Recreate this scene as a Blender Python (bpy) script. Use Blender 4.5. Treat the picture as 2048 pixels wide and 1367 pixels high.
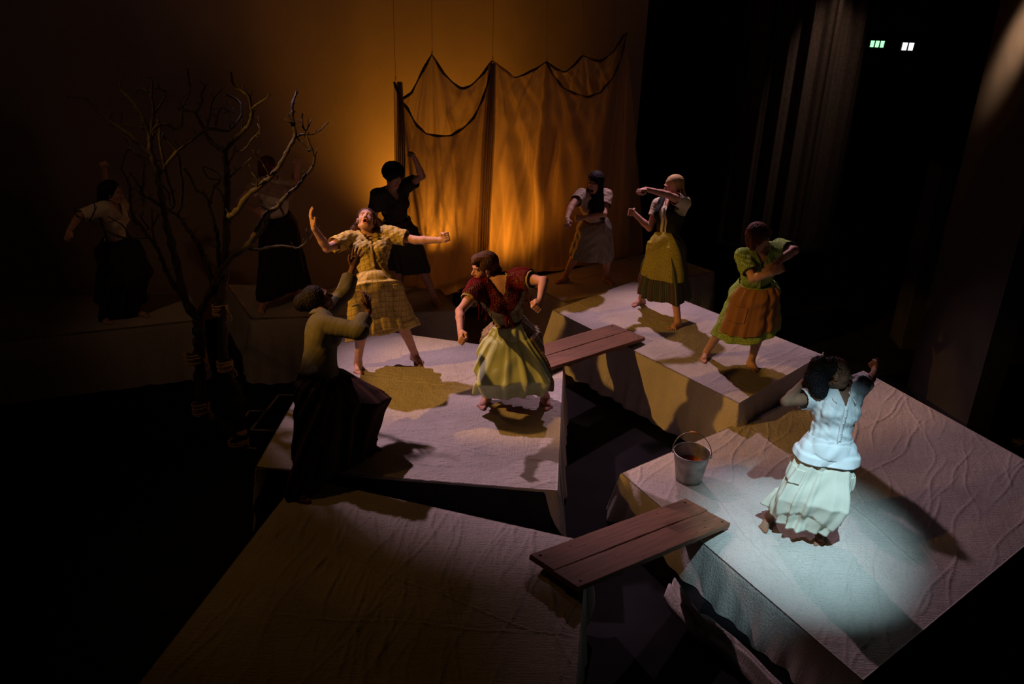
import bpy, bmesh, math, random, json, time
import numpy as np
from mathutils import Vector, Matrix
T0 = time.time()
for o in list(bpy.data.objects): bpy.data.objects.remove(o)
C = bpy.context.scene.collection
SC = bpy.context.scene
rnd = random.Random(7); RS = np.random.RandomState(11)
PI = math.pi
V = lambda *a: np.array(a, float)
def N(v):
    v = np.asarray(v, float); return v/(np.linalg.norm(v)+1e-12)

# ---------------------------------------------------------------- camera
F_PX, PITCH, ROLL = 1850.0, math.radians(25), math.radians(2.2)
fw = V(0, math.cos(PITCH), -math.sin(PITCH)); r_ = V(1, 0, 0); u_ = np.cross(r_, fw)
rt = r_*math.cos(ROLL)+u_*math.sin(ROLL); up_ = np.cross(rt, fw)
cd = bpy.data.cameras.new('camera'); cam = bpy.data.objects.new('camera', cd); C.objects.link(cam)
cam.matrix_world = Matrix(((rt[0], up_[0], -fw[0], 0), (rt[1], up_[1], -fw[1], 0), (rt[2], up_[2], -fw[2], 5.0), (0, 0, 0, 1)))
cd.sensor_width = 36; cd.lens = F_PX/2048*36; cd.clip_end = 100
SC.camera = cam
# ---------------------------------------------------------------- world, view
w = bpy.data.worlds.new('dark_house'); SC.world = w; w.use_nodes = True
w.node_tree.nodes['Background'].inputs[0].default_value = (.9, .55, .5, 1)
w.node_tree.nodes['Background'].inputs[1].default_value = .0002
SC.view_settings.view_transform = 'Standard'; SC.view_settings.look = 'None'
SC.view_settings.exposure = 0.0; SC.view_settings.gamma = 1.0; SC.view_settings.use_curve_mapping = False
# ---------------------------------------------------------------- stage lamps
def spot(name, pos, target, col, power, angle, blend=.3, size=.06):
    l = bpy.data.lights.new(name, 'SPOT'); o = bpy.data.objects.new(name, l); C.objects.link(o)
    l.energy = power; l.color = col; l.spot_size = math.radians(angle); l.spot_blend = blend; l.shadow_soft_size = size
    o.location = pos; d = Vector(target)-Vector(pos); o.rotation_euler = d.to_track_quat('-Z', 'Y').to_euler()
    return o
def area(name, pos, target, col, power, sx, sy):
    l = bpy.data.lights.new(name, 'AREA'); o = bpy.data.objects.new(name, l); C.objects.link(o)
    l.energy = power; l.color = col; l.shape = 'RECTANGLE'; l.size = sx; l.size_y = sy
    o.location = pos; d = Vector(target)-Vector(pos); o.rotation_euler = d.to_track_quat('-Z', 'Y').to_euler()
    return o
PINK = (1.0, .62, .78)
spot('pink_spot_centre', (-3.35, 10.35, 6.3), (-.45, 7.55, .8), PINK, 1200, 32, .8, .06)
spot('pink_spot_right', (1.25, 12.0, 4.65), (2.2, 8.7, .8), PINK, 470, 62, .6, .05)
spot('pink_spot_front', (-1.6, 8.9, 6.8), (.9, 6.1, .42), PINK, 12, 34, .9, .08)
spot('pink_spot_far', (3.6, 11.3, 6.0), (2.9, 7.9, .42), PINK, 34, 52, .9, .08)
AMBER = (1.0, .47, .085)
spot('amber_spot_stage', (-6.1, 5.4, 5.6), (.9, 8.7, .8), AMBER, 1350, 23.5, .35, .06)
spot('rear_left_fill', (-5.6, 5.4, 6.0), (-2.9, 9.2, 1.6), (1, .55, .28), 52, 42, .9, .1)
spot('amber_rim', (-5.6, 10.3, 5.2), (-2.9, 8.0, 2.0), AMBER, 320, 34, .8, .06)
spot('amber_spot_front', (-4.5, 3.7, 5.1), (2.9, 7.6, .42), AMBER, 260, 24, .8, .06)
spot('amber_fill', (-4.6, 8.2, 6.2), (-1.2, 6.2, .6), AMBER, 60, 48, .9, .1)
spot('cool_spot', (1.75, 3.1, 6.4), (2.40, 6.2, .42), (.56, .87, 1.0), 2300, 18.5, 1.0, .04)
G = json.loads(r'''{"plat":{"center":{"z":0.8,"q":[[-1.925,9.268],[0.543,8.704],[0.41,6.221],[-2.056,6.401]]},"right":{"z":0.68,"q":[[1.558,11.28],[3.422,9.242],[2.258,8.041],[0.476,10.208]]},"spot":{"z":0.42,"q":[[3.981,9.413],[5.225,7.052],[2.432,4.688],[1.036,7.103]]},"front":{"z":0.78,"q":[[-1.675,6.302],[0.612,5.599],[0.406,3.61],[-2.247,3.488]]},"backleft":{"z":0.8,"q":[[-3.448,10.325],[-0.899,10.443],[-0.63,9.802],[-2.897,9.34]]},"backright":{"z":0.62,"q":[[2.007,12.652],[2.727,11.897],[0.614,10.632],[0.074,11.295]]},"farleft":{"z":0.8,"q":[[-5.885,9.741],[-3.777,9.956],[-3.436,9.261],[-5.51,8.428]]}},"plankA":[[0.241,5.31,0.895],[1.578,6.703,0.475],[1.798,6.226,0.475],[0.453,4.873,0.895]],
"plankB":[[0.138,8.677,0.865],[1.183,9.765,0.735],[1.429,9.283,0.735],[0.219,8.113,0.865]],
"bucket":[1.632,7.039,0.425],
"tape":[[[-2.583,9.09,0.0],[-2.237,9.094,0.0]],[[-2.583,9.09,0.0],[-2.685,8.312,0.0]],[[-2.685,8.312,0.0],[-2.319,8.309,0.0]],[[-2.814,8.706,0.0],[-2.641,8.709,0.0]],[[-2.814,8.706,0.0],[-2.823,8.394,0.0]],[[-2.639,7.958,0.0],[-2.537,7.956,0.0]]],
"cur":{"A":[-1.701,10.635,0.8],
"d":[0.868,0.496,-0.0],
"n":[-0.496,0.868,0.0],
"main":[[0.351,2.974],[0.489,3.046],[0.604,3.243],[0.749,3.471],[0.889,3.259],[1.019,3.139],[1.131,3.058],[1.249,3.087],[1.413,3.218],[1.537,3.375],[1.683,3.265],[1.845,3.151],[1.997,3.192],[2.136,3.245],[2.288,3.328],[2.408,3.246],[2.558,3.185],[2.7,3.27],[2.81,3.387],[2.934,3.334],[3.088,3.297],[3.27,3.401],[3.453,3.658]],
"mainbot":[[0.312,0.747],[0.652,0.585],[0.933,0.608],[1.219,0.653],[1.475,0.663],[1.698,0.65],[1.927,0.594],[2.2,0.537],[3.336,0.551],[3.866,0.587]],
"B":[[0.237,3.201],[0.318,2.991],[0.397,2.895],[0.501,2.705],[0.627,2.591],[0.789,2.549],[0.952,2.543],[1.117,2.62],[1.249,2.73],[1.359,2.93],[1.44,3.16],[1.495,3.376]],
"Bbot":[[0.2,0.807],[0.277,0.661],[0.479,0.547],[0.79,0.467],[1.002,0.509],[1.181,0.584],[1.323,0.735],[1.407,0.86],[1.448,0.957],[1.476,1.021],[1.504,1.051],[1.532,1.081]],
"C":[[2.24,3.336],[2.343,3.177],[2.498,3.018],[2.69,2.928],[2.882,2.88],[3.068,2.926],[3.244,3.105],[3.339,3.318],[3.409,3.681]],
"Cbot":[[2.414,0.641],[2.542,0.622],[2.701,0.635],[2.904,0.619],[3.11,0.611],[3.32,0.595],[3.533,0.586],[3.659,0.606],[4.05,0.626]],
"wires":[[[0.294,3.202],[0.275,4.265]],[[0.749,3.471],[0.739,4.265]],[[1.537,3.375],[1.517,4.265]],[[2.288,3.328],[2.233,4.264]],[[2.802,3.387],[2.74,4.264]]]},"wallR":[[-2.445,11.937,0.8],4.895],
"drape":[[3.927,15.0,3.545],[5.377,15.0,3.598]],
"exit":[[6.884,18.9,2.885],[7.484,18.9,2.86]],
"drapeLamp":[4.587,14.0,4.079],
"panel":[[4.983,9.6,0.311],[5.052,8.6,0.825]],
"panelglow":[4.584,9.0,4.076],
"strip":[[5.144,10.5,2.548],[5.178,10.5,1.805]],
"leds":[[5.304,10.8,1.316],[5.338,10.8,1.356],[5.264,10.8,1.065],[5.4,10.8,1.17],[5.333,10.8,0.821],[5.417,10.8,0.372],[5.459,10.8,-0.173]],
"strip2":[[5.121,8.2,0.808],[5.133,8.2,0.289]],
"coil":[5.354,8.562,0.0],
"coil2":[4.911,9.912,0.0],
"J":{"plaid":{"s":1.07,"pel":[-1.317,8.12,1.759],
"neck":[-1.416,8.426,2.118],
"shR":[-1.591,8.361,2.113],
"shL":[-1.243,8.496,2.137],
"head":[-1.436,8.471,2.271],
"elR":[-1.747,8.111,2.103],
"wrR":[-1.835,8.015,2.325],
"fiR":[-1.86,8.035,2.404],
"elL":[-0.96,8.42,2.108],
"wrL":[-0.715,8.351,2.142],
"fiL":[-0.646,8.322,2.184],
"anR":[-1.527,8.253,0.875],
"toR":[-1.509,8.072,0.82],
"anL":[-0.989,8.485,0.875],
"toL":[-0.878,8.34,0.82],
"hem":[[-1.248,8.26,1.196],[0.246,0.06,0.043],[-0.028,0.177,-0.088]],
"hd":[-84,52],
"hips":[[-1.402,8.086,1.759],[-1.233,8.154,1.759]],
"knees":[[-1.456,8.138,1.301],[-1.091,8.29,1.302]]},"shawl":{"s":1.06,"pel":[-0.008,7.66,1.536],
"neck":[-0.139,7.602,2.035],
"shR":[-0.313,7.571,1.977],
"shL":[0.043,7.613,2.067],
"head":[-0.273,7.64,2.149],
"elR":[-0.46,7.358,1.843],
"wrR":[-0.438,7.116,1.768],
"fiR":[-0.433,7.041,1.728],
"elL":[0.254,7.422,2.13],
"wrL":[0.221,7.182,2.051],
"fiL":[0.205,7.103,2.025],
"anR":[-0.22,7.644,0.875],
"toR":[-0.285,7.476,0.82],
"anL":[0.334,7.679,0.875],
"toL":[0.379,7.505,0.82],
"hem":[[0.014,7.72,1.046],[0.316,0.0,0.014],[0.001,-0.198,-0.03]],
"hd":[-155,-10],
"hips":[[-0.098,7.652,1.536],[0.081,7.668,1.536]],
"knees":[[-0.174,7.394,1.201],[0.234,7.446,1.201]]},"blonde":{"s":1.06,"pel":[1.744,10.18,1.573],
"neck":[1.795,10.404,2.038],
"shR":[1.652,10.483,1.949],
"shL":[1.897,10.25,2.052],
"head":[1.768,10.347,2.207],
"elR":[1.559,10.412,1.683],
"wrR":[1.367,10.455,1.844],
"fiR":[1.307,10.402,1.87],
"elL":[1.676,10.107,2.178],
"wrL":[1.428,10.095,2.234],
"fiL":[1.361,10.043,2.235],
"anR":[1.563,10.514,0.755],
"toR":[1.421,10.404,0.7],
"anL":[1.915,9.861,0.755],
"toL":[1.811,9.714,0.7],
"hem":[[1.762,10.105,0.982],[0.298,-0.075,0.005],[-0.048,-0.192,-0.027]],
"hd":[-165,-8],
"hips":[[1.689,10.252,1.573],[1.799,10.108,1.573]],
"knees":[[1.599,10.364,1.153],[1.832,9.961,1.159]]},"green":{"s":1.03,"pel":[2.48,8.9,1.544],
"neck":[2.435,8.767,2.028],
"shR":[2.271,8.765,1.954],
"shL":[2.611,8.758,2.065],
"head":[2.386,8.696,2.181],
"elR":[2.339,8.53,1.813],
"wrR":[2.478,8.367,1.937],
"fiR":[2.544,8.364,1.986],
"elL":[2.685,8.493,2.129],
"wrL":[2.49,8.45,1.984],
"fiL":[2.434,8.445,1.924],
"anR":[2.111,9.058,0.755],
"toR":[2.028,8.905,0.7],
"anL":[2.553,8.876,0.755],
"toL":[2.603,8.708,0.7],
"hem":[[2.468,8.9,1.093],[0.308,-0.1,0.084],[-0.083,-0.286,-0.036]],
"hd":[-32,-18],
"hips":[[2.395,8.918,1.544],[2.566,8.882,1.544]],
"knees":[[2.241,8.958,1.14],[2.557,8.769,1.142]]},"white":{"s":1.04,"pel":[2.523,6.3,1.225],
"neck":[2.565,6.415,1.72],
"shR":[2.409,6.424,1.626],
"shL":[2.731,6.49,1.714],
"head":[2.5,6.372,1.878],
"elR":[2.137,6.338,1.624],
"wrR":[2.304,6.492,1.726],
"fiR":[2.376,6.516,1.76],
"elL":[2.903,6.707,1.644],
"wrL":[3.028,6.923,1.631],
"fiL":[3.058,6.998,1.651],
"anR":[2.207,6.432,0.495],
"toR":[2.107,6.286,0.44],
"anL":[2.593,6.277,0.495],
"toL":[2.546,6.106,0.44],
"hem":[[2.436,6.3,0.605],[0.242,-0.05,-0.007],[-0.041,-0.193,-0.03]],
"hd":[-18,2],
"hips":[[2.435,6.308,1.225],[2.611,6.292,1.225]],
"knees":[[2.281,6.232,0.84],[2.572,6.093,0.856]]},"curly":{"s":1.02,"pel":[-1.342,10.03,1.673],
"neck":[-1.396,9.917,2.156],
"shR":[-1.528,9.8,2.128],
"shL":[-1.261,10.033,2.169],
"head":[-1.361,9.885,2.323],
"elR":[-1.584,9.832,1.855],
"wrR":[-1.405,9.681,1.784],
"fiR":[-1.326,9.665,1.769],
"elL":[-1.054,9.931,2.329],
"wrL":[-1.11,9.809,2.534],
"fiL":[-1.133,9.777,2.606],
"anR":[-1.354,10.208,0.875],
"toR":[-1.381,10.036,0.82],
"anL":[-0.925,10.0,0.875],
"toL":[-0.831,9.854,0.82],
"hem":[[-1.244,10.075,1.22],[0.166,0.075,0.028],[0.085,-0.179,-0.026]],
"hd":[-52,-14],
"hips":[[-1.428,10.019,1.673],[-1.256,10.041,1.673]],
"knees":[[-1.389,10.084,1.259],[-1.081,9.988,1.271]]},"backright":{"s":1.02,"pel":[0.984,11.15,1.459],
"neck":[0.92,10.951,1.913],
"shR":[0.769,10.856,1.922],
"shL":[1.079,11.026,1.886],
"head":[0.924,10.903,2.069],
"elR":[0.642,10.614,1.858],
"wrR":[0.586,10.395,1.765],
"fiR":[0.58,10.328,1.719],
"elL":[1.052,10.808,1.711],
"wrL":[0.813,10.795,1.661],
"fiL":[0.732,10.797,1.651],
"anR":[0.658,11.308,0.695],
"toR":[0.503,11.23,0.64],
"anL":[1.203,11.348,0.695],
"toL":[1.331,11.23,0.64],
"hem":[[0.958,11.175,1.048],[0.268,-0.025,-0.024],[-0.021,-0.196,-0.032]],
"hd":[-120,-12],
"hips":[[0.901,11.126,1.459],[1.067,11.174,1.459]],
"knees":[[0.771,11.188,1.064],[1.173,11.193,1.06]]},"brown":{"s":1.07,"pel":[-1.577,6.75,1.447],
"neck":[-1.592,7.044,1.894],
"shR":[-1.529,6.868,1.884],
"shL":[-1.602,7.218,1.827],
"head":[-1.649,7.198,1.972],
"elR":[-1.248,6.778,1.887],
"wrR":[-1.191,7.018,1.958],
"fiR":[-1.205,7.068,2.026],
"elL":[-1.469,7.456,1.939],
"wrL":[-1.427,7.652,2.099],
"fiL":[-1.405,7.684,2.176],
"anR":[-1.632,6.064,0.855],
"toR":[-1.539,5.908,0.8],
"anL":[-1.246,6.722,0.875],
"toL":[-1.067,6.756,0.82],
"hem":[[-1.447,6.675,0.73],[0.298,0.225,0.021],[0.12,-0.157,-0.03]],
"hd":[15,28],
"hips":[[-1.592,6.66,1.447],[-1.562,6.84,1.447]],
"knees":[[-1.55,6.343,1.154],[-1.165,6.801,1.277]]},"tree":{"s":1.04,"pel":[-2.683,9.98,1.723],
"neck":[-2.688,9.904,2.227],
"shR":[-2.806,9.766,2.215],
"shL":[-2.578,10.014,2.134],
"head":[-2.754,10.024,2.339],
"elR":[-3.001,9.65,2.041],
"wrR":[-2.807,9.499,1.993],
"fiR":[-2.734,9.461,1.986],
"elL":[-2.545,10.297,2.104],
"wrL":[-2.484,10.194,2.323],
"fiL":[-2.462,10.167,2.399],
"anR":[-2.849,9.625,0.875],
"toR":[-2.831,9.45,0.82],
"anL":[-2.552,10.036,0.875],
"toL":[-2.415,9.924,0.82],
"hem":[[-2.683,10.025,0.959],[0.279,0.075,-0.009],[0.051,-0.192,-0.025]],
"hd":[50,5],
"hips":[[-2.739,9.912,1.723],[-2.627,10.048,1.723]],
"knees":[[-2.773,9.739,1.297],[-2.564,10.021,1.294]]},"farleft":{"s":1.0,"pel":[-4.342,9.5,1.549],
"neck":[-4.302,9.43,2.032],
"shR":[-4.302,9.255,2.041],
"shL":[-4.262,9.586,1.965],
"head":[-4.237,9.377,2.18],
"elR":[-4.473,9.041,2.014],
"wrR":[-4.489,8.818,1.926],
"fiR":[-4.485,8.743,1.899],
"elL":[-4.44,9.68,2.153],
"wrL":[-4.389,9.583,2.366],
"fiL":[-4.38,9.551,2.439],
"anR":[-4.448,9.155,0.875],
"toR":[-4.34,9.024,0.82],
"anL":[-4.154,9.323,0.875],
"toL":[-3.985,9.307,0.82],
"hem":[[-4.419,9.575,0.867],[0.26,0.075,-0.02],[0.052,-0.19,-0.031]],
"hd":[-5,-5],
"hips":[[-4.389,9.429,1.549],[-4.295,9.571,1.549]],
"knees":[[-4.29,9.202,1.228],[-4.081,9.401,1.25]]}},"tree":[[0.062,0.055,[[-2.814,8.12,0.03],[-2.935,8.12,0.154],[-3.05,8.12,0.266],[-3.09,8.12,0.42],[-3.079,8.12,0.663],[-3.05,8.12,0.973],[-3.032,8.12,1.184],[-3.026,8.123,1.342]]],[0.06,0.045,[[-2.725,8.05,-0.048],[-2.718,8.05,0.135],[-2.701,8.05,0.492],[-2.718,8.05,0.632],[-2.763,8.05,0.735],[-2.808,8.05,0.876],[-2.786,8.05,1.2],[-2.761,8.041,1.533],[-2.762,8.142,1.732]]],[0.043,0.008,[[-3.027,8.12,1.319],[-3.135,8.13,1.518],[-3.162,8.098,1.929],[-3.162,8.007,2.227],[-3.135,7.904,2.484],[-3.112,7.813,2.726],[-3.114,7.77,2.898],[-3.135,7.764,3.025],[-3.136,7.793,3.159],[-3.177,7.833,3.257],[-3.232,7.884,3.337],[-3.331,7.971,3.424],[-3.439,8.067,3.48],[-3.453,8.115,3.572]]],[0.022,0.007,[[-3.137,7.762,3.002],[-3.242,7.79,3.109],[-3.394,7.883,3.176],[-3.526,7.988,3.212],[-3.648,8.107,3.254],[-3.816,8.274,3.303],[-3.909,8.371,3.338],[-4.132,8.512,3.32]]],[0.014,0.006,[[-3.131,7.764,2.931],[-3.25,7.772,3.003],[-3.336,7.811,3.054],[-3.353,7.835,3.11]]],[0.01,0.006,[[-3.336,7.811,3.054],[-3.393,7.82,2.955],[-3.424,7.828,2.871]]],[0.026,0.007,[[-3.059,8.127,1.4],[-3.164,8.129,1.566],[-3.265,8.101,1.796],[-3.282,8.065,1.972],[-3.315,8.021,2.111],[-3.357,7.985,2.209],[-3.393,7.946,2.324],[-3.436,7.921,2.416],[-3.417,7.876,2.548],[-3.382,7.827,2.712],[-3.423,7.828,2.823],[-3.444,7.837,2.868]]],[0.012,0.006,[[-3.337,7.993,2.19],[-3.525,8.015,2.157],[-3.633,8.035,2.164],[-3.728,8.055,2.197],[-3.879,8.095,2.257],[-3.921,8.106,2.287],[-4.045,8.146,2.304],[-4.053,8.14,2.393]]],[0.008,0.005,[[-3.921,8.106,2.287],[-3.834,8.058,2.392],[-3.82,8.041,2.483]]],[0.009,0.005,[[-3.533,8.006,2.195],[-3.563,7.987,2.287],[-3.694,8.01,2.361]]],[0.011,0.006,[[-3.299,8.022,2.111],[-3.297,7.973,2.25],[-3.27,7.937,2.349],[-3.241,7.883,2.486]]],[0.009,0.006,[[-3.286,7.959,2.29],[-3.221,7.926,2.389],[-3.148,7.909,2.465]]],[0.008,0.005,[[-3.316,7.965,2.27],[-3.359,7.922,2.385],[-3.354,7.904,2.433]]],[0.008,0.005,[[-3.422,7.953,2.312],[-3.453,7.943,2.357],[-3.476,7.933,2.402]]],[0.018,0.006,[[-3.133,7.901,2.493],[-3.208,7.848,2.581],[-3.273,7.828,2.634],[-3.297,7.801,2.738],[-3.356,7.802,2.833]]],[0.008,0.005,[[-3.285,7.823,2.651],[-3.288,7.847,2.578],[-3.301,7.868,2.521]]],[0.01,0.005,[[-3.277,7.822,2.652],[-3.231,7.781,2.795],[-3.185,7.761,2.93],[-3.043,7.789,2.96]]],[0.018,0.009,[[-3.083,7.791,2.83],[-3.021,7.803,2.925],[-2.938,7.87,3.024],[-2.849,8.006,3.091],[-2.772,8.161,3.148],[-2.656,8.277,3.12],[-2.608,8.313,3.122],[-2.539,8.416,3.21],[-2.545,8.492,3.294],[-2.593,8.533,3.35],[-2.671,8.525,3.39]]],[0.011,0.005,[[-2.772,8.161,3.148],[-2.765,8.239,3.221],[-2.762,8.381,3.355],[-2.716,8.53,3.444]]],[0.009,0.005,[[-2.718,8.256,3.171],[-2.7,8.397,3.29],[-2.607,8.434,3.253],[-2.559,8.437,3.238]]],[0.008,0.005,[[-2.611,8.329,3.143],[-2.633,8.407,3.241],[-2.646,8.495,3.339]]],[0.016,0.008,[[-3.121,7.785,3.13],[-3.093,7.828,3.231],[-3.009,7.879,3.239],[-2.961,7.905,3.196],[-2.919,7.976,3.222],[-2.927,8.07,3.36],[-2.909,8.157,3.422],[-2.902,8.235,3.503],[-2.92,8.263,3.646]]],[0.009,0.006,[[-2.922,8.055,3.331],[-2.943,8.067,3.391]]],[0.018,0.007,[[-3.128,7.793,3.159],[-3.116,7.836,3.259],[-3.114,7.888,3.356],[-3.136,7.945,3.467],[-3.133,7.99,3.566],[-3.154,8.001,3.609],[-3.185,8.0,3.608]]],[0.012,0.006,[[-3.099,7.885,3.342],[-3.048,7.968,3.436],[-3.037,8.009,3.49],[-3.091,7.989,3.525],[-3.124,7.972,3.516]]],[0.009,0.005,[[-3.16,7.956,3.495],[-3.243,7.978,3.518],[-3.295,7.969,3.457]]],[0.016,0.008,[[-3.075,7.862,3.286],[-3.058,7.823,3.187],[-3.054,7.788,3.054],[-3.036,7.812,2.826],[-3.032,7.875,2.646],[-3.049,7.924,2.515],[-3.104,7.924,2.462]]],[0.008,0.005,[[-3.084,7.822,2.725],[-3.063,7.867,2.631],[-3.076,7.91,2.518]]],[0.008,0.005,[[-3.144,7.814,3.216],[-3.243,7.832,3.224],[-3.376,7.892,3.222],[-3.418,7.926,3.237]]],[0.01,0.006,[[-3.058,7.823,3.187],[-2.949,7.859,3.026],[-2.933,7.875,2.879],[-2.947,7.913,2.689],[-2.995,7.955,2.508],[-3.044,7.97,2.416]]],[0.032,0.012,[[-2.848,8.159,1.586],[-2.861,8.158,1.717],[-2.917,8.18,1.909],[-3.002,8.236,2.086],[-3.113,8.299,2.205],[-3.187,8.342,2.287],[-3.272,8.353,2.325]]],[0.045,0.024,[[-2.787,8.157,1.521],[-2.728,8.133,1.842],[-2.694,8.147,2.111],[-2.674,8.205,2.358],[-2.677,8.29,2.595],[-2.683,8.339,2.77],[-2.681,8.353,2.919]]],[0.022,0.008,[[-2.681,8.353,2.919],[-2.803,8.43,2.947],[-2.882,8.472,3.036],[-2.93,8.477,3.15],[-2.97,8.471,3.232],[-3.074,8.491,3.249],[-3.115,8.489,3.256]]],[0.013,0.007,[[-2.962,8.471,3.225],[-2.868,8.394,3.333],[-2.844,8.35,3.422],[-2.769,8.272,3.517]]],[0.022,0.009,[[-2.681,8.353,2.923],[-2.561,8.266,3.044],[-2.418,8.146,3.173],[-2.334,8.053,3.291],[-2.307,7.987,3.399],[-2.323,7.939,3.514],[-2.439,8.005,3.559],[-2.447,7.965,3.678]]],[0.011,0.006,[[-2.308,7.996,3.381],[-2.201,7.9,3.457],[-2.138,7.849,3.499],[-2.093,7.804,3.546]]],[0.009,0.005,[[-2.465,8.187,3.13],[-2.435,8.129,3.256]]],[0.01,0.005,[[-2.343,7.955,3.511],[-2.342,7.918,3.585]]],[0.012,0.006,[[-2.683,8.339,2.77],[-2.602,8.3,2.884],[-2.567,8.277,2.975]]],[0.01,0.006,[[-2.555,8.271,2.94],[-2.472,8.217,2.968],[-2.355,8.131,3.098],[-2.313,8.101,3.131],[-2.263,8.057,3.198],[-2.258,8.009,3.303]]],[0.009,0.005,[[-2.645,8.297,2.688],[-2.571,8.267,2.759],[-2.402,8.181,2.905]]],[0.009,0.005,[[-2.685,8.232,2.42],[-2.758,8.321,2.548],[-2.84,8.372,2.565]]],[0.009,0.005,[[-2.84,8.372,2.565],[-2.759,8.354,2.643],[-2.882,8.421,2.638],[-2.952,8.482,2.723],[-2.82,8.41,2.712],[-2.738,8.347,2.663]]],[0.03,0.01,[[-2.592,7.972,2.408],[-2.509,7.962,2.474],[-2.375,7.941,2.637],[-2.233,7.989,2.745],[-2.124,8.042,2.868],[-2.047,8.099,3.004],[-1.992,8.173,3.119],[-2.011,8.214,3.223],[-2.032,8.312,3.364],[-2.012,8.429,3.456]]],[0.009,0.005,[[-1.992,8.173,3.119],[-2.024,8.202,3.225],[-2.057,8.224,3.299]]],[0.01,0.005,[[-1.991,8.17,3.112],[-1.92,8.218,3.128],[-1.843,8.237,3.127],[-1.779,8.255,3.166],[-1.714,8.275,3.23]]],[0.01,0.005,[[-1.913,8.225,3.135],[-1.94,8.26,3.216],[-1.947,8.31,3.287]]],[0.009,0.005,[[-1.906,8.238,3.157],[-1.866,8.304,3.242]]],[0.036,0.009,[[-3.027,8.12,1.319],[-2.982,8.115,1.428],[-2.87,8.109,1.643],[-2.744,8.099,1.836],[-2.624,8.09,1.99],[-2.482,8.101,2.099],[-2.384,8.098,2.246],[-2.286,8.092,2.409],[-2.189,8.124,2.472],[-2.102,8.14,2.574],[-2.003,8.166,2.656],[-1.924,8.174,2.758],[-1.837,8.182,2.876],[-1.857,8.194,3.005],[-1.905,8.224,3.128]]],[0.012,0.006,[[-1.873,8.187,2.982],[-1.933,8.184,3.054],[-1.977,8.176,3.103]]],[0.014,0.006,[[-2.478,8.108,2.07],[-2.378,8.143,2.053],[-2.25,8.187,2.079],[-2.125,8.231,2.06],[-2.044,8.25,2.047],[-1.938,8.266,2.137],[-1.881,8.264,2.229],[-1.856,8.253,2.341]]],[0.009,0.005,[[-1.965,8.263,2.109],[-1.924,8.263,2.219]]],[0.014,0.006,[[-2.43,8.11,2.134],[-2.34,8.12,2.241],[-2.254,8.104,2.424],[-2.313,8.036,2.511]]],[0.008,0.005,[[-2.172,8.128,2.489],[-2.14,8.175,2.389],[-2.167,8.118,2.526]]],[0.009,0.005,[[-2.193,8.004,2.792],[-2.233,7.923,2.942],[-2.283,7.85,3.054]]],[0.009,0.005,[[-2.311,7.958,2.684],[-2.293,7.923,2.794],[-2.325,7.846,2.926]]],[0.024,0.007,[[-2.853,8.159,1.623],[-2.793,8.147,1.834],[-2.777,8.164,2.048],[-2.783,8.192,2.163],[-2.812,8.233,2.256],[-2.854,8.292,2.36],[-2.908,8.368,2.476],[-3.019,8.434,2.524],[-3.098,8.506,2.641],[-3.144,8.529,2.686]]],[0.012,0.006,[[-2.865,8.31,2.389],[-2.848,8.344,2.485],[-2.82,8.363,2.569]]]],
"treebase":[-2.694,7.973,0.0],
"ropes":[[-2.784,8.05,1.472,0.062,0.1],[-2.776,8.0,0.903,0.066,0.1],[-3.1,8.12,0.917,0.09,0.1],[-3.1,8.1,0.361,0.075,0.12],[-2.722,8.0,0.047,0.09,0.05]]}''')

# ---------------------------------------------------------------- materials
class NT:
    def __init__(s, name, rough=.8, spec=.2):
        s.m = bpy.data.materials.new(name); s.m.use_nodes = True; s.t = s.m.node_tree; s.n = s.t.nodes
        s.b = s.n['Principled BSDF']; s.b.inputs['Roughness'].default_value = rough
        s.b.inputs['Specular IOR Level'].default_value = spec
    def new(s, typ, **k):
        n = s.n.new(typ)
        for a, b in k.items(): setattr(n, a, b)
        return n
    def link(s, a, b): s.t.links.new(a, b)
    def tc(s, out='Object'): return s.new('ShaderNodeTexCoord').outputs[out]
    def mapping(s, src, scale=(1, 1, 1), rot=(0, 0, 0)):
        m = s.new('ShaderNodeMapping'); m.inputs['Scale'].default_value = scale; m.inputs['Rotation'].default_value = rot
        s.link(src, m.inputs[0]); return m.outputs[0]
    def noise(s, src, scale, detail=3, rough=.5):
        n = s.new('ShaderNodeTexNoise'); n.inputs['Scale'].default_value = scale; n.inputs['Detail'].default_value = detail
        n.inputs['Roughness'].default_value = rough; s.link(src, n.inputs['Vector']); return n.outputs[0]
    def ramp(s, src, stops):
        r = s.new('ShaderNodeValToRGB'); e = r.color_ramp.elements
        while len(e) < len(stops): e.new(.5)
        for i, (p, c) in enumerate(stops):
            e[i].position = p; e[i].color = (*c, 1) if len(c) == 3 else c
        s.link(src, r.inputs[0]); return r.outputs[0]
    def math(s, op, a, b=None, clamp=False):
        n = s.new('ShaderNodeMath', operation=op); n.use_clamp = clamp
        for i, x in enumerate((a, b)):
            if x is None: continue
            if isinstance(x, (int, float)): n.inputs[i].default_value = x
            else: s.link(x, n.inputs[i])
        return n.outputs[0]
    def mix(s, f, a, b, mode='MIX'):
        n = s.new('ShaderNodeMix', data_type='RGBA', blend_type=mode)
        for i, x in ((0, f), (6, a), (7, b)):
            if isinstance(x, (int, float)): n.inputs[i].default_value = x
            elif isinstance(x, tuple): n.inputs[i].default_value = (*x, 1)
            else: s.link(x, n.inputs[i])
        return n.outputs[2]
    def bump(s, h, strength=.3, dist=.01):
        n = s.new('ShaderNodeBump'); n.inputs['Strength'].default_value = strength; n.inputs['Distance'].default_value = dist
        s.link(h, n.inputs['Height']); s.link(n.outputs[0], s.b.inputs['Normal'])
    def base(s, c):
        if isinstance(c, tuple): s.b.inputs['Base Color'].default_value = (*c, 1)
        else: s.link(c, s.b.inputs['Base Color'])
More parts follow.
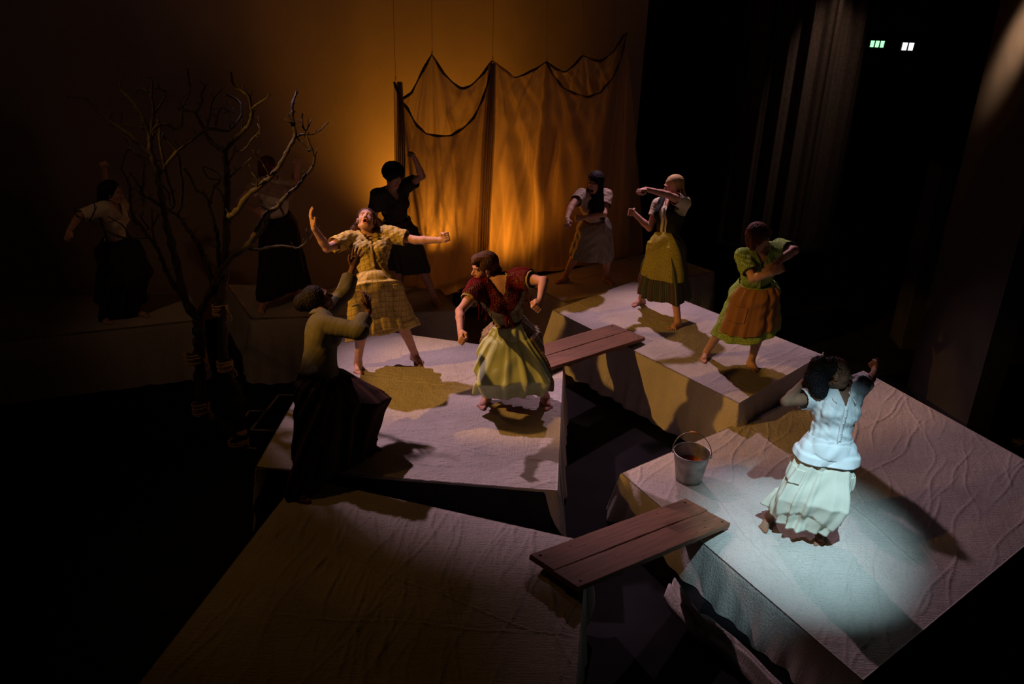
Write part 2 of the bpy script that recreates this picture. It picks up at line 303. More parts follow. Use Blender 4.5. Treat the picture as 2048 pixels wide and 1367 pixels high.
def plain(name, col, rough=.85, spec=.15, scale=12, var=.25, bump=.2, bd=.004):
    t = NT(name, rough, spec); co = t.tc()
    n = t.noise(co, scale, 4)
    t.base(t.ramp(n, [(.3, tuple(c*(1-var) for c in col)), (.7, tuple(min(1, c*(1+var)) for c in col))]))
    if bump: t.bump(t.noise(co, scale*8, 3), bump, bd)
    return t.m
def weave_bump(t, uv, sc, strength, dist):
    a = t.new('ShaderNodeTexWave', wave_type='BANDS', bands_direction='X'); a.inputs['Scale'].default_value = sc; t.link(uv, a.inputs[0])
    b = t.new('ShaderNodeTexWave', wave_type='BANDS', bands_direction='Y'); b.inputs['Scale'].default_value = sc; t.link(uv, b.inputs[0])
    return t.math('ADD', a.outputs[1], b.outputs[1])
def canvas(name, col=(.52, .48, .44)):
    t = NT(name, .95, .05); co = t.tc()
    n1 = t.noise(co, 1.6, 4); n2 = t.noise(co, 55, 3)
    base = t.ramp(n1, [(.35, tuple(c*.86 for c in col)), (.65, tuple(c*1.08 for c in col))])
    sp = t.noise(t.mapping(co, (1, 1, 1)), 95, 1)
    speck = t.ramp(sp, [(.30, (.35, .33, .3)), (.36, (1, 1, 1))])
    t.base(t.mix(.4, base, speck, 'MULTIPLY'))
    st = t.noise(t.mapping(co, (3, 40, 3), (0, 0, .12)), 2.4, 4, .6)
    st2 = t.noise(t.mapping(co, (40, 4, 4), (0, 0, .12)), 2.0, 3, .6)
    h = t.math('ADD', t.math('MULTIPLY', st, .5), t.math('MULTIPLY', st2, .25))
    h = t.math('ADD', h, t.math('MULTIPLY', n2, .35))
    t.bump(h, 1.0, .018)
    return t.m
def stripes(t, uv_axis, period, duty, soft=.02):
    f = t.math('FRACT', t.math('DIVIDE', uv_axis, period))
    return t.math('LESS_THAN', f, duty)
def uvxy(t):
    s = t.new('ShaderNodeSeparateXYZ'); t.link(t.tc('UV'), s.inputs[0]); return s.outputs[0], s.outputs[1]
def plaid_mat(name, base, band1, band2, p=.07, rough=.85):
    t = NT(name, rough, .15); u, v = uvxy(t)
    a = stripes(t, u, p, .45); b = stripes(t, v, p, .45)
    c = stripes(t, t.math('ADD', u, p*.7), p, .12); d = stripes(t, t.math('ADD', v, p*.7), p, .12)
    k1 = t.mix(t.math('MULTIPLY', a, .55), base, band1); k2 = t.mix(t.math('MULTIPLY', b, .55), k1, band1)
    k3 = t.mix(t.math('MULTIPLY', t.math('MAXIMUM', c, d), .7), k2, band2)
    n = t.noise(t.tc(), 26, 3)
    t.base(t.mix(.35, k3, t.ramp(n, [(.3, (.5, .5, .5)), (.7, (1, 1, 1))]), 'MULTIPLY'))
    t.bump(t.noise(t.tc(), 60, 3), .3, .004)
    return t.m
def stripe_mat(name, cols, p, rough=.85):
    t = NT(name, rough, .15); u, v = uvxy(t); k = cols[0]
    for i, (c, q, du) in enumerate(cols[1:]):
        k = t.mix(stripes(t, t.math('ADD', u, q), p, du), k, c)
    t.base(k); t.bump(t.noise(t.tc(), 60, 3), .3, .004); return t.m
def print_mat(name, base, dot, scale=60, thr=.32):
    t = NT(name, .85, .15); v = t.new('ShaderNodeTexVoronoi'); v.inputs['Scale'].default_value = scale; v.inputs['Randomness'].default_value = .35
    t.link(t.tc('UV'), v.inputs['Vector']); f = t.math('LESS_THAN', v.outputs['Distance'], thr)
    t.base(t.mix(f, base, dot)); t.bump(t.noise(t.tc(), 70, 2), .25, .003); return t.m
def skin_mat(name, col, rough=.62):
    t = NT(name, rough, .2); a = t.new('ShaderNodeAttribute', attribute_name='tint')
    n = t.noise(t.tc(), 18, 3)
    b = t.ramp(n, [(.3, tuple(c*.9 for c in col)), (.7, tuple(min(1, c*1.08) for c in col))])
    t.base(t.mix(1.0, b, a.outputs['Color'], 'MULTIPLY'))
    t.bump(t.noise(t.tc(), 120, 2), .12, .002); return t.m
def hair_mat(name, col, rough=.6):
    t = NT(name, rough, .1); st = t.noise(t.mapping(t.tc(), (1, 1, .18)), 150, 2)
    t.base(t.ramp(st, [(.3, tuple(c*.55 for c in col)), (.7, tuple(min(1, c*1.5) for c in col))]))
    t.bump(st, .5, .006); return t.m
def emit(name, col, s):
    m = bpy.data.materials.new(name); m.use_nodes = True; b = m.node_tree.nodes['Principled BSDF']
    b.inputs['Base Color'].default_value = (0, 0, 0, 1); b.inputs['Emission Color'].default_value = (*col, 1); b.inputs['Emission Strength'].default_value = s
    return m
def gauze_mat(name, col, cover):
    t = NT(name, .95, .02); t.base(col); a = t.new('ShaderNodeAttribute', attribute_name='dens')
    s = t.new('ShaderNodeSeparateColor'); t.link(a.outputs['Color'], s.inputs[0])
    n = t.noise(t.mapping(t.tc(), (1, 1, 1)), 60, 3)
    tr = t.new('ShaderNodeBsdfTransparent'); tr.inputs[0].default_value = (1, .97, .9, 1)
    tl = t.new('ShaderNodeBsdfTranslucent'); tl.inputs[0].default_value = (*col, 1)
    m1 = t.new('ShaderNodeMixShader'); m1.inputs[0].default_value = .45; t.link(t.b.outputs[0], m1.inputs[1]); t.link(tl.outputs[0], m1.inputs[2])
    m2 = t.new('ShaderNodeMixShader')
    f = t.math('ADD', cover-.08, t.math('MULTIPLY', n, .16)); f = t.math('ADD', f, s.outputs[0], True)
    t.link(f, m2.inputs[0]); t.link(tr.outputs[0], m2.inputs[1]); t.link(m1.outputs[0], m2.inputs[2])
    t.link(m2.outputs[0], t.n['Material Output'].inputs[0]); return t.m
def wood_mat(name, col):
    t = NT(name, .62, .25); co = t.tc()
    g = t.noise(t.mapping(co, (1.2, 26, 26)), 2.2, 5, .6)
    k = t.ramp(g, [(.3, tuple(c*.6 for c in col)), (.62, tuple(c*1.15 for c in col))])
    v = t.new('ShaderNodeTexVoronoi'); v.inputs['Scale'].default_value = 3.2; t.link(t.mapping(co, (1.6, 4.2, 4.2)), v.inputs['Vector'])
    kn = t.ramp(v.outputs['Distance'], [(.05, (.25, .2, .18)), (.13, (1, 1, 1))])
    t.base(t.mix(.85, k, kn, 'MULTIPLY')); t.bump(g, .35, .004); return t.m
def bark_mat(name, col):
    t = NT(name, .75, .35); co = t.tc(); n = t.noise(t.mapping(co, (1, 1, .4)), 40, 5, .65)
    t.base(t.ramp(n, [(.35, tuple(c*.5 for c in col)), (.65, tuple(c*1.3 for c in col))])); t.bump(n, .9, .015); return t.m

# ---------------------------------------------------------------- object helpers
def tag(o, label=None, cat=None, group=None, kind=None):
    if label: o['label'] = label
    if cat: o['category'] = cat
    if group: o['group'] = group
    if kind: o['kind'] = kind
    return o
def empty(name, loc=(0, 0, 0), rz=0):
    o = bpy.data.objects.new(name, None); C.objects.link(o); o.location = loc; o.rotation_euler = (0, 0, rz); o.empty_display_size = .1; return o
def wm_(o):
    return (wm_(o.parent) @ o.matrix_parent_inverse @ o.matrix_basis) if o.parent else o.matrix_basis.copy()
def meshobj(name, verts, faces, mat, parent=None, smooth=True, uv=None, tint=None, attr='tint', colname=None):
    verts = np.asarray(verts, np.float32)
    me = bpy.data.meshes.new(name)
    if isinstance(faces, np.ndarray) and faces.ndim == 2:
        k = faces.shape[1]; nf = len(faces)
        me.vertices.add(len(verts)); me.vertices.foreach_set('co', verts.ravel())
        me.loops.add(nf*k); me.loops.foreach_set('vertex_index', faces.astype(np.int32).ravel())
        me.polygons.add(nf); me.polygons.foreach_set('loop_start', np.arange(0, nf*k, k, dtype=np.int32))
        me.update(calc_edges=True); me.validate()
    else:
        me.from_pydata([tuple(map(float, v)) for v in verts], [], [tuple(map(int, f)) for f in faces]); me.update()
    if smooth: me.polygons.foreach_set('use_smooth', np.ones(len(me.polygons), bool))
    li = np.empty(len(me.loops), np.int32); me.loops.foreach_get('vertex_index', li)
    if uv is not None:
        l = me.uv_layers.new(name='UVMap'); l.data.foreach_set('uv', np.asarray(uv, np.float32)[li].ravel())
    if tint is not None:
        a = me.color_attributes.new(attr, 'FLOAT_COLOR', 'POINT')
        c = np.ones((len(me.vertices), 4), np.float32); c[:, :3] = tint; a.data.foreach_set('color', c.ravel())
    me.materials.append(mat)
    o = bpy.data.objects.new(name, me); C.objects.link(o)
    if parent is not None:
        o.parent = parent; o.matrix_parent_inverse = wm_(parent).inverted()
    return o

def solid(o, th, off=0):
    m = o.modifiers.new('thickness', 'SOLIDIFY'); m.thickness = th; m.offset = off; return o
class MB:
    """collects shapes into one mesh"""
    def __init__(s): s.v = []; s.f = []
    def add(s, v, f):
        n = len(s.v); s.v += [tuple(x) for x in v]; s.f += [tuple(i+n for i in q) for q in f]
    def box(s, c, d, rot=None):
        v = [V(x*d[0]/2, y*d[1]/2, z*d[2]/2) for z in (-1, 1) for y in (-1, 1) for x in (-1, 1)]
        if rot is not None: v = [rot@p for p in v]
        v = [p+np.array(c) for p in v]
        s.add(v, [(0, 2, 3, 1), (4, 5, 7, 6), (0, 1, 5, 4), (2, 6, 7, 3), (0, 4, 6, 2), (1, 3, 7, 5)])
    def tube(s, pts, rad, seg=8, cap=True):
        pts = [np.array(p, float) for p in pts]; n = len(pts)
        if not hasattr(rad, '__len__'): rad = [rad]*n
        t0 = N(pts[1]-pts[0]); a = N(np.cross(t0, V(0, 0, 1) if abs(t0[2]) < .9 else V(1, 0, 0)))
        vs = []
        for i in range(n):
            t = N(pts[min(i+1, n-1)]-pts[max(i-1, 0)]); a = N(a-t*(a@t)); b = np.cross(t, a)
            for k in range(seg):
                th = 2*PI*k/seg; vs.append(pts[i]+(a*math.cos(th)+b*math.sin(th))*rad[i])
        fs = [(i*seg+k, i*seg+(k+1) % seg, (i+1)*seg+(k+1) % seg, (i+1)*seg+k) for i in range(n-1) for k in range(seg)]
        if cap: fs += [tuple(range(seg))[::-1], tuple((n-1)*seg+k for k in range(seg))]
        s.add(vs, fs)
    def lathe(s, prof, c, seg=48, cap_bottom=False):
        vs = [(c[0]+r*math.cos(2*PI*k/seg), c[1]+r*math.sin(2*PI*k/seg), c[2]+z) for r, z in prof for k in range(seg)]
        fs = [(i*seg+k, i*seg+(k+1) % seg, (i+1)*seg+(k+1) % seg, (i+1)*seg+k) for i in range(len(prof)-1) for k in range(seg)]
        if cap_bottom: fs.append(tuple(range(seg))[::-1])
        s.add(vs, fs)
    def ball(s, c, r, seg=10):
        if not hasattr(r, '__len__'): r = (r, r, r)
        vs = [(c[0]+r[0]*math.sin(PI*(i+.01)/seg)*math.cos(2*PI*k/seg), c[1]+r[1]*math.sin(PI*(i+.01)/seg)*math.sin(2*PI*k/seg), c[2]+r[2]*math.cos(PI*i/seg)) for i in range(seg+1) for k in range(seg)]
        fs = [(i*seg+k, (i+1)*seg+k, (i+1)*seg+(k+1) % seg, i*seg+(k+1) % seg) for i in range(seg) for k in range(seg)]
        s.add(vs, fs)
    def build(s, name, mat, parent=None, smooth=True, bevel=0):
        o = meshobj(name, s.v, s.f, mat, parent, smooth)
        if bevel:
            m = o.modifiers.new('bevel', 'BEVEL'); m.width = bevel; m.segments = 2; m.limit_method = 'ANGLE'
        return o
# numpy smooth value noise
_G = RS.rand(64, 64)
def vn(x, y, seed=0):
    x = np.asarray(x, float)+seed*7.13; y = np.asarray(y, float)+seed*3.71
    xi = np.floor(x).astype(int); yi = np.floor(y).astype(int); fx = x-xi; fy = y-yi
    fx = fx*fx*(3-2*fx); fy = fy*fy*(3-2*fy); g = lambda a, b: _G[a % 64, b % 64]
    return (g(xi, yi)*(1-fx)+g(xi+1, yi)*fx)*(1-fy)+(g(xi, yi+1)*(1-fx)+g(xi+1, yi+1)*fx)*fy
def ridge(x, y, seed=0): return (1-np.abs(2*vn(x, y, seed)-1))**3

# ---------------------------------------------------------------- palette
M = {}
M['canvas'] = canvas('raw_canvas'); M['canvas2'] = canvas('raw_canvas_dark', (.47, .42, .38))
M['black'] = plain('black_paint', (.018, .017, .018), .7, .3, 6, .3, .1)
M['deckwood'] = plain('plywood', (.05, .035, .025), .8, .2, 5)
M['blackcloth'] = plain('black_serge', (.06, .05, .045), .95, .05, 20, .2, .2)
M['cyc'] = plain('cyclorama_cloth', (.42, .37, .32), .95, .03, 3, .04, .0)
M['wood'] = wood_mat('pine_board', (.19, .09, .048)); M['bark'] = bark_mat('bark', (.05, .038, .02)); M['cutwood'] = plain('sawn_end', (.5, .25, .12))
M['rope'] = plain('manila_rope', (.55, .36, .14), .9, .1, 60, .4, .5)
M['gauze'] = gauze_mat('gauze_cloth', (.50, .40, .28), .50); M['gauzeB'] = gauze_mat('gauze_front', (.42, .33, .22), .58)
M['hemgauze'] = plain('gauze_hem', (.08, .055, .035), .95, .05)

# ---------------------------------------------------------------- setting
MB_ = MB(); MB_.box((0, 9, -.05), (26, 30, .1)); fl = MB_.build('floor', M['black'], None, False); tag(fl, kind='structure')
tf = NT('stage_floor', .85, .08); co = tf.tc()
tf.base(tf.ramp(tf.noise(co, 2.5, 5), [(.3, (.006, .005, .0065)), (.7, (.012, .0105, .0125))])); tf.bump(tf.noise(co, 30, 3), .2, .004)
fl.data.materials[0] = tf.m
cur = G['cur']; CA = V(*cur['A']); CD = V(*cur['d']); CN = V(*cur['n'])
def cpt(u, z, off=0.): return V(CA[0]+CD[0]*u+CN[0]*off, CA[1]+CD[1]*u+CN[1]*off, z)
WO = 1.5; uR = G['wallR'][1]
# back wall: the lit cyclorama, a taut cloth with faint vertical ripples
nu, nz = 260, 30; vs = []
for i in range(nz+1):
    for k in range(nu+1):
        u = -9+(uR+9)*k/nu; z = -.02+8.2*i/nz
        rip = .012*math.sin(u*5.2)*vn(u*1.3, z*.15, 3)+.018*float(vn(u*4, z*.1, 5))*max(0, 1-z/3)
        vs.append(cpt(u, z, WO-rip))
fs = np.array([(i*(nu+1)+k, i*(nu+1)+k+1, (i+1)*(nu+1)+k+1, (i+1)*(nu+1)+k) for i in range(nz) for k in range(nu)])
tag(meshobj('wall_back', vs, fs, M['cyc']), kind='structure')
def slab(name, a, b, z0, z1, th, mat):
    a, b = V(*a), V(*b); d = N(b-a); n = V(-d[1], d[0]); m = MB()
    p = [(*a, z0), (*b, z0), (*(b+n*th), z0), (*(a+n*th), z0), (*a, z1), (*b, z1), (*(b+n*th), z1), (*(a+n*th), z1)]
    m.add(p, [(0, 3, 2, 1), (4, 5, 6, 7), (0, 1, 5, 4), (1, 2, 6, 5), (2, 3, 7, 6), (3, 0, 4, 7)])
    return tag(m.build(name, mat, None, False), kind='structure')
slab('wall_rear', (-12, 19), (14, 19), 0, 9, .2, M['black'])
slab('wall_left', (-12, 19), (-12, -4), 0, 9, -.2, M['black'])
slab('wall_right', (12.5, -4), (12.5, 19), 0, 9, -.2, M['black'])
slab('ceiling', (-12, -4), (12.5, -4), 9, 9.1, 23, M['black'])

# ---------------------------------------------------------------- covered platforms
def cloth_on(name, q, z, drops, parent=None, mat=None, seed=0, wr=1.0, longw=0, flare=.03, res=.03, rag=.02, fold=.03, seams=()):
    """canvas sheet fitted over a deck: wrinkled top and hanging folded sides. q: BL,BR,FR,FL; drops for back,right,front,left"""
    BL, BR, FR, FL = [V(*p) for p in q]
    nx = int(max(np.linalg.norm(BR-BL), np.linalg.norm(FR-FL))/res); ny = int(max(np.linalg.norm(FL-BL), np.linalg.norm(FR-BR))/res)
    S, T = np.meshgrid(np.linspace(0, 1, nx+1), np.linspace(0, 1, ny+1), indexing='ij')
    P = ((1-S)*(1-T))[..., None]*BL+(S*(1-T))[..., None]*BR+(S*T)[..., None]*FR+((1-S)*T)[..., None]*FL
    X, Y = P[..., 0], P[..., 1]
    a = .12+seed*.4; U = X*math.cos(a)+Y*math.sin(a); W = -X*math.sin(a)+Y*math.cos(a)
    wv = W+.10*vn(U*1.1, W*.8, seed+2)+.05*vn(U*3, W*3, seed+9)
    H = .0014*ridge(U*2.5, wv*36, seed)+.0022*ridge(U*12, wv*8, seed+4)*vn(U, W, seed+6)+.0018*ridge(U*9, W*16, seed+8)
    H = H*wr
    for i in range(longw):   # long soft wrinkles, each a narrow fold of cloth
        r = random.Random(seed*31+i); y0 = W.min()+(W.max()-W.min())*r.random(); u0 = U.min()+(U.max()-U.min())*r.random(); L = .15+.6*r.random()**1.5; sl = -.55+.6*r.random(); hh = .004+.008*r.random()
        wd = .006+.007*r.random(); c = y0+sl*(U-u0)+.05*np.sin(U*3+i)+.03*np.sin(U*7+i*2)
        H += hh*np.exp(-((W-c)/wd)**2)*np.exp(-((U-u0)/L)**4)
    for (sa, ta, sb, tb) in seams:   # sewn seams and pulled creases across the sheet
        tc_ = ta+(tb-ta)*(S-sa)/(sb-sa)+.006*np.sin(S*17+sa*9); d_ = (T-tc_)*np.linalg.norm(FL-BL); m_ = np.clip((S-sa)*30, 0, 1)*np.clip((sb-S)*30, 0, 1)
        H += m_*(.007*np.exp(-((d_-.016)/.013)**2)-.004*np.exp(-((d_+.012)/.012)**2))
    edge = np.minimum(np.minimum(S, 1-S)*nx, np.minimum(T, 1-T)*ny)*res
    H *= np.clip(edge/.05, 0, 1)*.9+.1
    Z = z+.004+H
    top = np.stack([X, Y, Z], -1).reshape(-1, 3); idx = np.arange((nx+1)*(ny+1)).reshape(nx+1, ny+1)
    faces = [(idx[i, j], idx[i, j+1], idx[i+1, j+1], idx[i+1, j]) for i in range(nx) for j in range(ny)]
    # perimeter: back (BL->BR), right, front, left
    per = [(idx[i, 0], 0, i/nx) for i in range(nx)]+[(idx[nx, j], 1, j/ny) for j in range(ny)]+[(idx[i, ny], 2, 1-i/nx) for i in range(nx, 0, -1)]+[(idx[0, j], 3, 1-j/ny) for j in range(ny, 0, -1)]
    cen = (BL+BR+FR+FL)/4; en = []
    for p0, p1 in ((BL, BR), (BR, FR), (FR, FL), (FL, BL)):
        d = N(p1-p0); n = V(d[1], -d[0]); n = n if n@((p0+p1)/2-cen) > 0 else -n; en.append(n)
    vs = list(map(tuple, top)); n = len(per); K = 16; ring0 = [p[0] for p in per]; prev = ring0
    dist = 0; ds = []
    for k in range(n):
        ds.append(dist); dist += np.linalg.norm(top[per[(k+1) % n][0]]-top[per[k][0]])
    for r in range(1, K+1):
        cur_ = []
        for k, (vi, e, t) in enumerate(per):
            # blend outward normal near corners
            L = np.linalg.norm(q_len(q, e)); dc = min(t, 1-t)*L; nn = en[e]
            if dc < .07:
                o = en[(e+1) % 4] if t > .5 else en[(e-1) % 4]; bl = .5*(1-dc/.07); nn = N(nn*(1-bl)+o*bl)
            t2 = 0 if dc > .3 else (.3-dc)/.3
            nx_e = drops[(e+1) % 4] if t > .5 else drops[(e-1) % 4]
            dr = drops[e]; dr = dr*(1-.5*max(0, 1-dc/.1))+nx_e*.5*max(0, 1-dc/.1)
            f = (r/K)**1.25; s_ = ds[k]
            dep = dr*f*(1+rag*(2*float(vn(s_*2.3, 1, seed+1))-1))
            fo = fold*(.55*math.sin(s_*13+4*float(vn(s_*.8, 0, seed)))+.45*math.sin(s_*31+6*float(vn(s_*1.7, 4, seed))))*(.35+.65*float(vn(s_*.7, 9, seed)))*(1+1.2*t2)
            out = .006*min(1, r/2)+f*(flare+fo+.9*fold*t2)*min(1, dr/.3)
            b = top[vi]; out = max(out, .004)
            vs.append((b[0]+nn[0]*out, b[1]+nn[1]*out, max(z+.004-dep, .006+.004*float(vn(s_*9, r, 2))))); cur_.append(len(vs)-1)
        for k in range(n): faces.append((prev[k], cur_[k], cur_[(k+1) % n], prev[(k+1) % n]))
        prev = cur_
    return meshobj(name, vs, np.array(faces), mat or M['canvas'], parent)
def q_len(q, e):
    a, b = V(*q[e]), V(*q[(e+1) % 4]); return b-a
def deck(q, z, mat, fascia=False):
    """plywood deck on a timber frame with legs"""
    c = sum((V(*p) for p in q))/4; e = empty('stage_platform', (c[0], c[1], 0))
    p = [c+(V(*a)-c)*.972 for a in q]; m = MB()
    m.add([(*a, z-.035) for a in p]+[(*a, z) for a in p], [(0, 1, 2, 3), (4, 7, 6, 5), (0, 4, 5, 1), (1, 5, 6, 2), (2, 6, 7, 3), (3, 7, 4, 0)])
    m.build('deck_board', mat, e, False)
    p2 = [c+(V(*a)-c)*.95 for a in q]
    m = MB()
    for i in range(4):
        a, b = p2[i], p2[(i+1) % 4]; d = N(b-a); rot = np.array([[d[0], -d[1], 0], [d[1], d[0], 0], [0, 0, 1]])
        m.box((*((a+b)/2), z-.035-.07), (np.linalg.norm(b-a), .04, .14), rot)
    m.build('frame', mat, e, False)
    if fascia:
        a, b = p[3], p[2]; d = N(b-a); rot = np.array([[d[0], -d[1], 0], [d[1], d[0], 0], [0, 0, 1]]); m = MB(); m.box((*((a+b)/2+V(0, .01)), (z-.04)/2), (np.linalg.norm(b-a), .012, z-.05), rot); m.build('fascia_board', mat, e, False)
    for i in range(4):
        m = MB(); a = c+(V(*q[i])-c)*.92; m.box((*a, (z-.17)/2), (.07, .07, z-.17)); m.build('leg', mat, e, False)
    return e
PL = G['plat']
spec = {
 'center': ((.75, .78, .02, .74), dict(seams=((0, .34, 1, .40), (.12, .74, 1, .84)), seed=1, wr=1.9, longw=40, res=.016, fold=.05, flare=.06), 'platform under pinkish canvas where the plaid dress woman stands', 'raw canvas sheet over the centre platform, lit pink with amber shadows'),
 'right': ((.5, .75, .79, .79), dict(seams=((.0, .72, 1, .8), (.45, .25, 1, .2)), seed=2, wr=1.6, longw=34, res=.016, fold=.07, flare=.07), 'high platform beneath the blonde woman and the green dress woman', 'raw canvas sheet with long olive lit side under the blonde woman'),
 'spot': ((.3, .40, .41, .41), dict(seams=((.05, .55, .9, .62), (0, .82, .7, .93)), seed=3, wr=1.2, longw=170, res=.0125, fold=.06, flare=.06), 'wide low platform beneath the woman in white', 'wide raw canvas sheet with a cool white light pool'),
 'front': ((.3, .77, .77, .77), dict(seams=((.0, .18, .9, .50), (.2, .55, 1, .5)), seed=4, wr=1.2, longw=220, res=.0125, fold=.04, flare=.04), 'dark platform nearest the viewer at bottom', 'dim rumpled canvas sheet nearest the viewer, bottom left'),
 'backleft': ((.5, .78, .79, .79), dict(seed=5, wr=.6, longw=2, fold=.05, flare=.05, res=.05), 'platform at the rear behind the bare tree', 'dim canvas sheet on the rear left platform behind the tree'),
 'backright': ((.5, .9, .9, .9), dict(seed=6, wr=.6, longw=2, fold=.03, flare=.03, res=.05), 'platform at the rear below the orange gauze', 'dim canvas sheet at the foot of the orange gauze, right'),
 'farleft': ((.5, .7, .7, .7), dict(seed=7, wr=.5, longw=0, fold=.03, flare=.03, res=.06), 'platform in the dark at far left', 'barely lit canvas sheet at far left under the woman in shadow')}
for k, (dr, kw, lab, lab2) in spec.items():
    p = PL[k]; d = deck(p['q'], p['z'], M['black'] if k == 'center' else M['deckwood'], k == 'center'); tag(d, lab, 'platform', 'stage platforms')
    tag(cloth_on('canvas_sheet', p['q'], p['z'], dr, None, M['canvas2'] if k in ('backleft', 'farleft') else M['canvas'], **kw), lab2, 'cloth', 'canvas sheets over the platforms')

# ---------------------------------------------------------------- plank bridges
def bridge(q, lab, seed):
    q = [V(*p) for p in q]; c = sum(q)/4; ax = N(q[1]-q[0]+q[2]-q[3]); rz = math.atan2(ax[1], ax[0])
    e = empty('plank_bridge', (c[0], c[1], c[2]), rz); e.rotation_euler = (0, -math.atan2(ax[2], math.hypot(ax[0], ax[1])), rz); tag(e, lab, 'plank', 'plank bridges between the platforms')
    L = (np.linalg.norm(q[1]-q[0])+np.linalg.norm(q[2]-q[3]))/2; ay = N(V(-ax[1], ax[0], 0)); Wd = abs(((q[0]+q[1])-(q[2]+q[3]))@ay)/2
    Lr = Matrix.Rotation(rz, 4, 'Z'); Lt = Matrix.Translation(Vector(c))
    def put(o): o.matrix_parent_inverse = Matrix.Identity(4); return o
    r = random.Random(seed); nails = []
    for s in (-1, 1):
        m = MB(); n = 24; w2 = Wd/4-.004; y0 = s*Wd/4; rows = []
        for i in range(n+1):
            x = -L/2+L*i/n+(r.uniform(-.012, .012) if i in (0, n) else 0)+s*.008; b = r.uniform(-.0018, .0018)
            for (yy, zz) in ((-w2, -.02), (w2, -.02), (w2, .017), (w2-.004, .02), (-w2+.004, .02), (-w2, .017)):
                rows.append((x, y0+yy+b, zz+.0015*math.sin(x*3+s)))
        fs = [(i*6+k, i*6+(k+1) % 6, (i+1)*6+(k+1) % 6, (i+1)*6+k) for i in range(n) for k in range(6)]+[(5, 4, 3, 2, 1, 0), tuple(n*6+k for k in range(6))]
        m.add(rows, fs); put(m.build('board', M['wood'], e, False))
        for sx in (-1, 1): nails.append((sx*(L/2-.06), s*(Wd/2-.05)))
    for x, y in nails:
        m = MB(); m.lathe([(.0001, .0225), (.012, .0225), (.013, .019)], (x, y, 0), 12); put(m.build('screw', M['black'], e))
    for sx in (-.25, .25):
        m = MB(); m.box((sx*L, 0, -.035), (.07, Wd*.9, .028)); put(m.build('batten', M['wood'], e, False))
bridge(G['plankA'], 'larger front wooden plank bridge leading towards the metal bucket', 1)
bridge(G['plankB'], 'smaller rear wooden plank bridge behind the woman in the burgundy shawl', 2)

# ---------------------------------------------------------------- bucket
bx = V(*G['bucket']); e = empty('metal_bucket', tuple(bx)); tag(e, 'galvanised metal bucket with raised handle and red contents', 'bucket')
tm = NT('galvanised_steel', .42, .5); tm.b.inputs['Metallic'].default_value = .75
tm.base(tm.ramp(tm.noise(tm.tc(), 9, 4), [(.35, (.22, .22, .21)), (.65, (.42, .42, .40))])); M['steel'] = tm.m
def put0(o): o.matrix_parent_inverse = Matrix.Identity(4); return o
m = MB(); R0, R1, Hb = .115, .160, .29
pr = [(.0005, .014), (R0-.01, .014), (R0-.006, .002), (R0, .0), (R0+.002, .02)]
for i in range(22):
    t = i/21; z = .02+(Hb-.03)*t; pr.append((R0+(R1-R0)*z/Hb+.0022*math.sin(z*190)*(1 if .62 < t < .93 else 0), z))
pr += [(R1+.004, Hb-.008), (R1+.006, Hb), (R1+.001, Hb+.004), (R1-.004, Hb-.004), (R1-.010, Hb*.8), (R0-.003, .02)]
m.lathe(pr, (0, 0, 0), 56); put0(m.build('pail', M['steel'], e))
tr = NT('red_liquid', .12, .6); tr.base(tr.ramp(tr.noise(tr.tc(), 9, 3), [(.35, (.10, .006, .003)), (.65, (.55, .04, .015))])); tr.bump(tr.noise(tr.tc(), 14, 2), .8, .03)
m = MB(); zl = .17; rl = R0+(R1-R0)*zl/Hb-.006; m.lathe([(.0005, zl+.004), (rl*.5, zl+.006), (rl, zl)], (0, 0, 0), 40); tag(put0(m.build('red_contents', tr.m, e)), 'glossy red contents')
ha = V(math.cos(-.25), math.sin(-.25), 0)
m = MB(); hp = [ha*(-(R1+.012))*math.cos(t)+V(-.28*ha[1], .28*ha[0], 0)*math.sin(t)*.10+V(0, .045*math.sin(t), Hb-.02+.175*math.sin(t)) for t in np.linspace(0, PI, 26)]
m.tube(hp, .0035, 8); hnd = m.build('handle', M['steel'], e); put0(hnd)
m = MB(); m.tube(hp[11:15], .011, 10); gm = plain('wooden_grip', (.55, .25, .07), .5, .3); g_ = m.build('wooden_grip', gm, hnd); put0(g_)
for s in (-1, 1):
    m = MB(); m.box(ha*s*(R1+.006)+V(0, 0, Hb-.022), (.018, .02, .034)); put0(m.build('lug', M['steel'], e, False, .003))

# ---------------------------------------------------------------- floor tape
tapem = plain('white_tape', (.35, .30, .24), .6, .3)
TL = ['long strip of pale floor tape behind the tree foot, meeting the centre platform edge', 'slanting strip of pale floor tape joining the two parallel cross strips', 'front cross strip of pale floor tape running under the centre platform corner', 'short faint strip of tape left of the slanting tape strip', 'shortest slanting bit of tape nearest the tree trunk', 'lone dash of pale tape on the floor right of the tree foot']
for (a, b), tl in zip(G['tape'], TL):
    a, b = V(*a), V(*b); c = (a+b)/2; d = N(b-a); rz = math.atan2(d[1], d[0]); e = MB(); L = np.linalg.norm(b-a)
    e.box((0, 0, .002), (L, .024, .003)); o = e.build('floor_tape', tapem, None, False); o.location = (c[0], c[1], 0); o.rotation_euler.z = rz
    tag(o, tl, 'tape', 'tape marks on the floor')

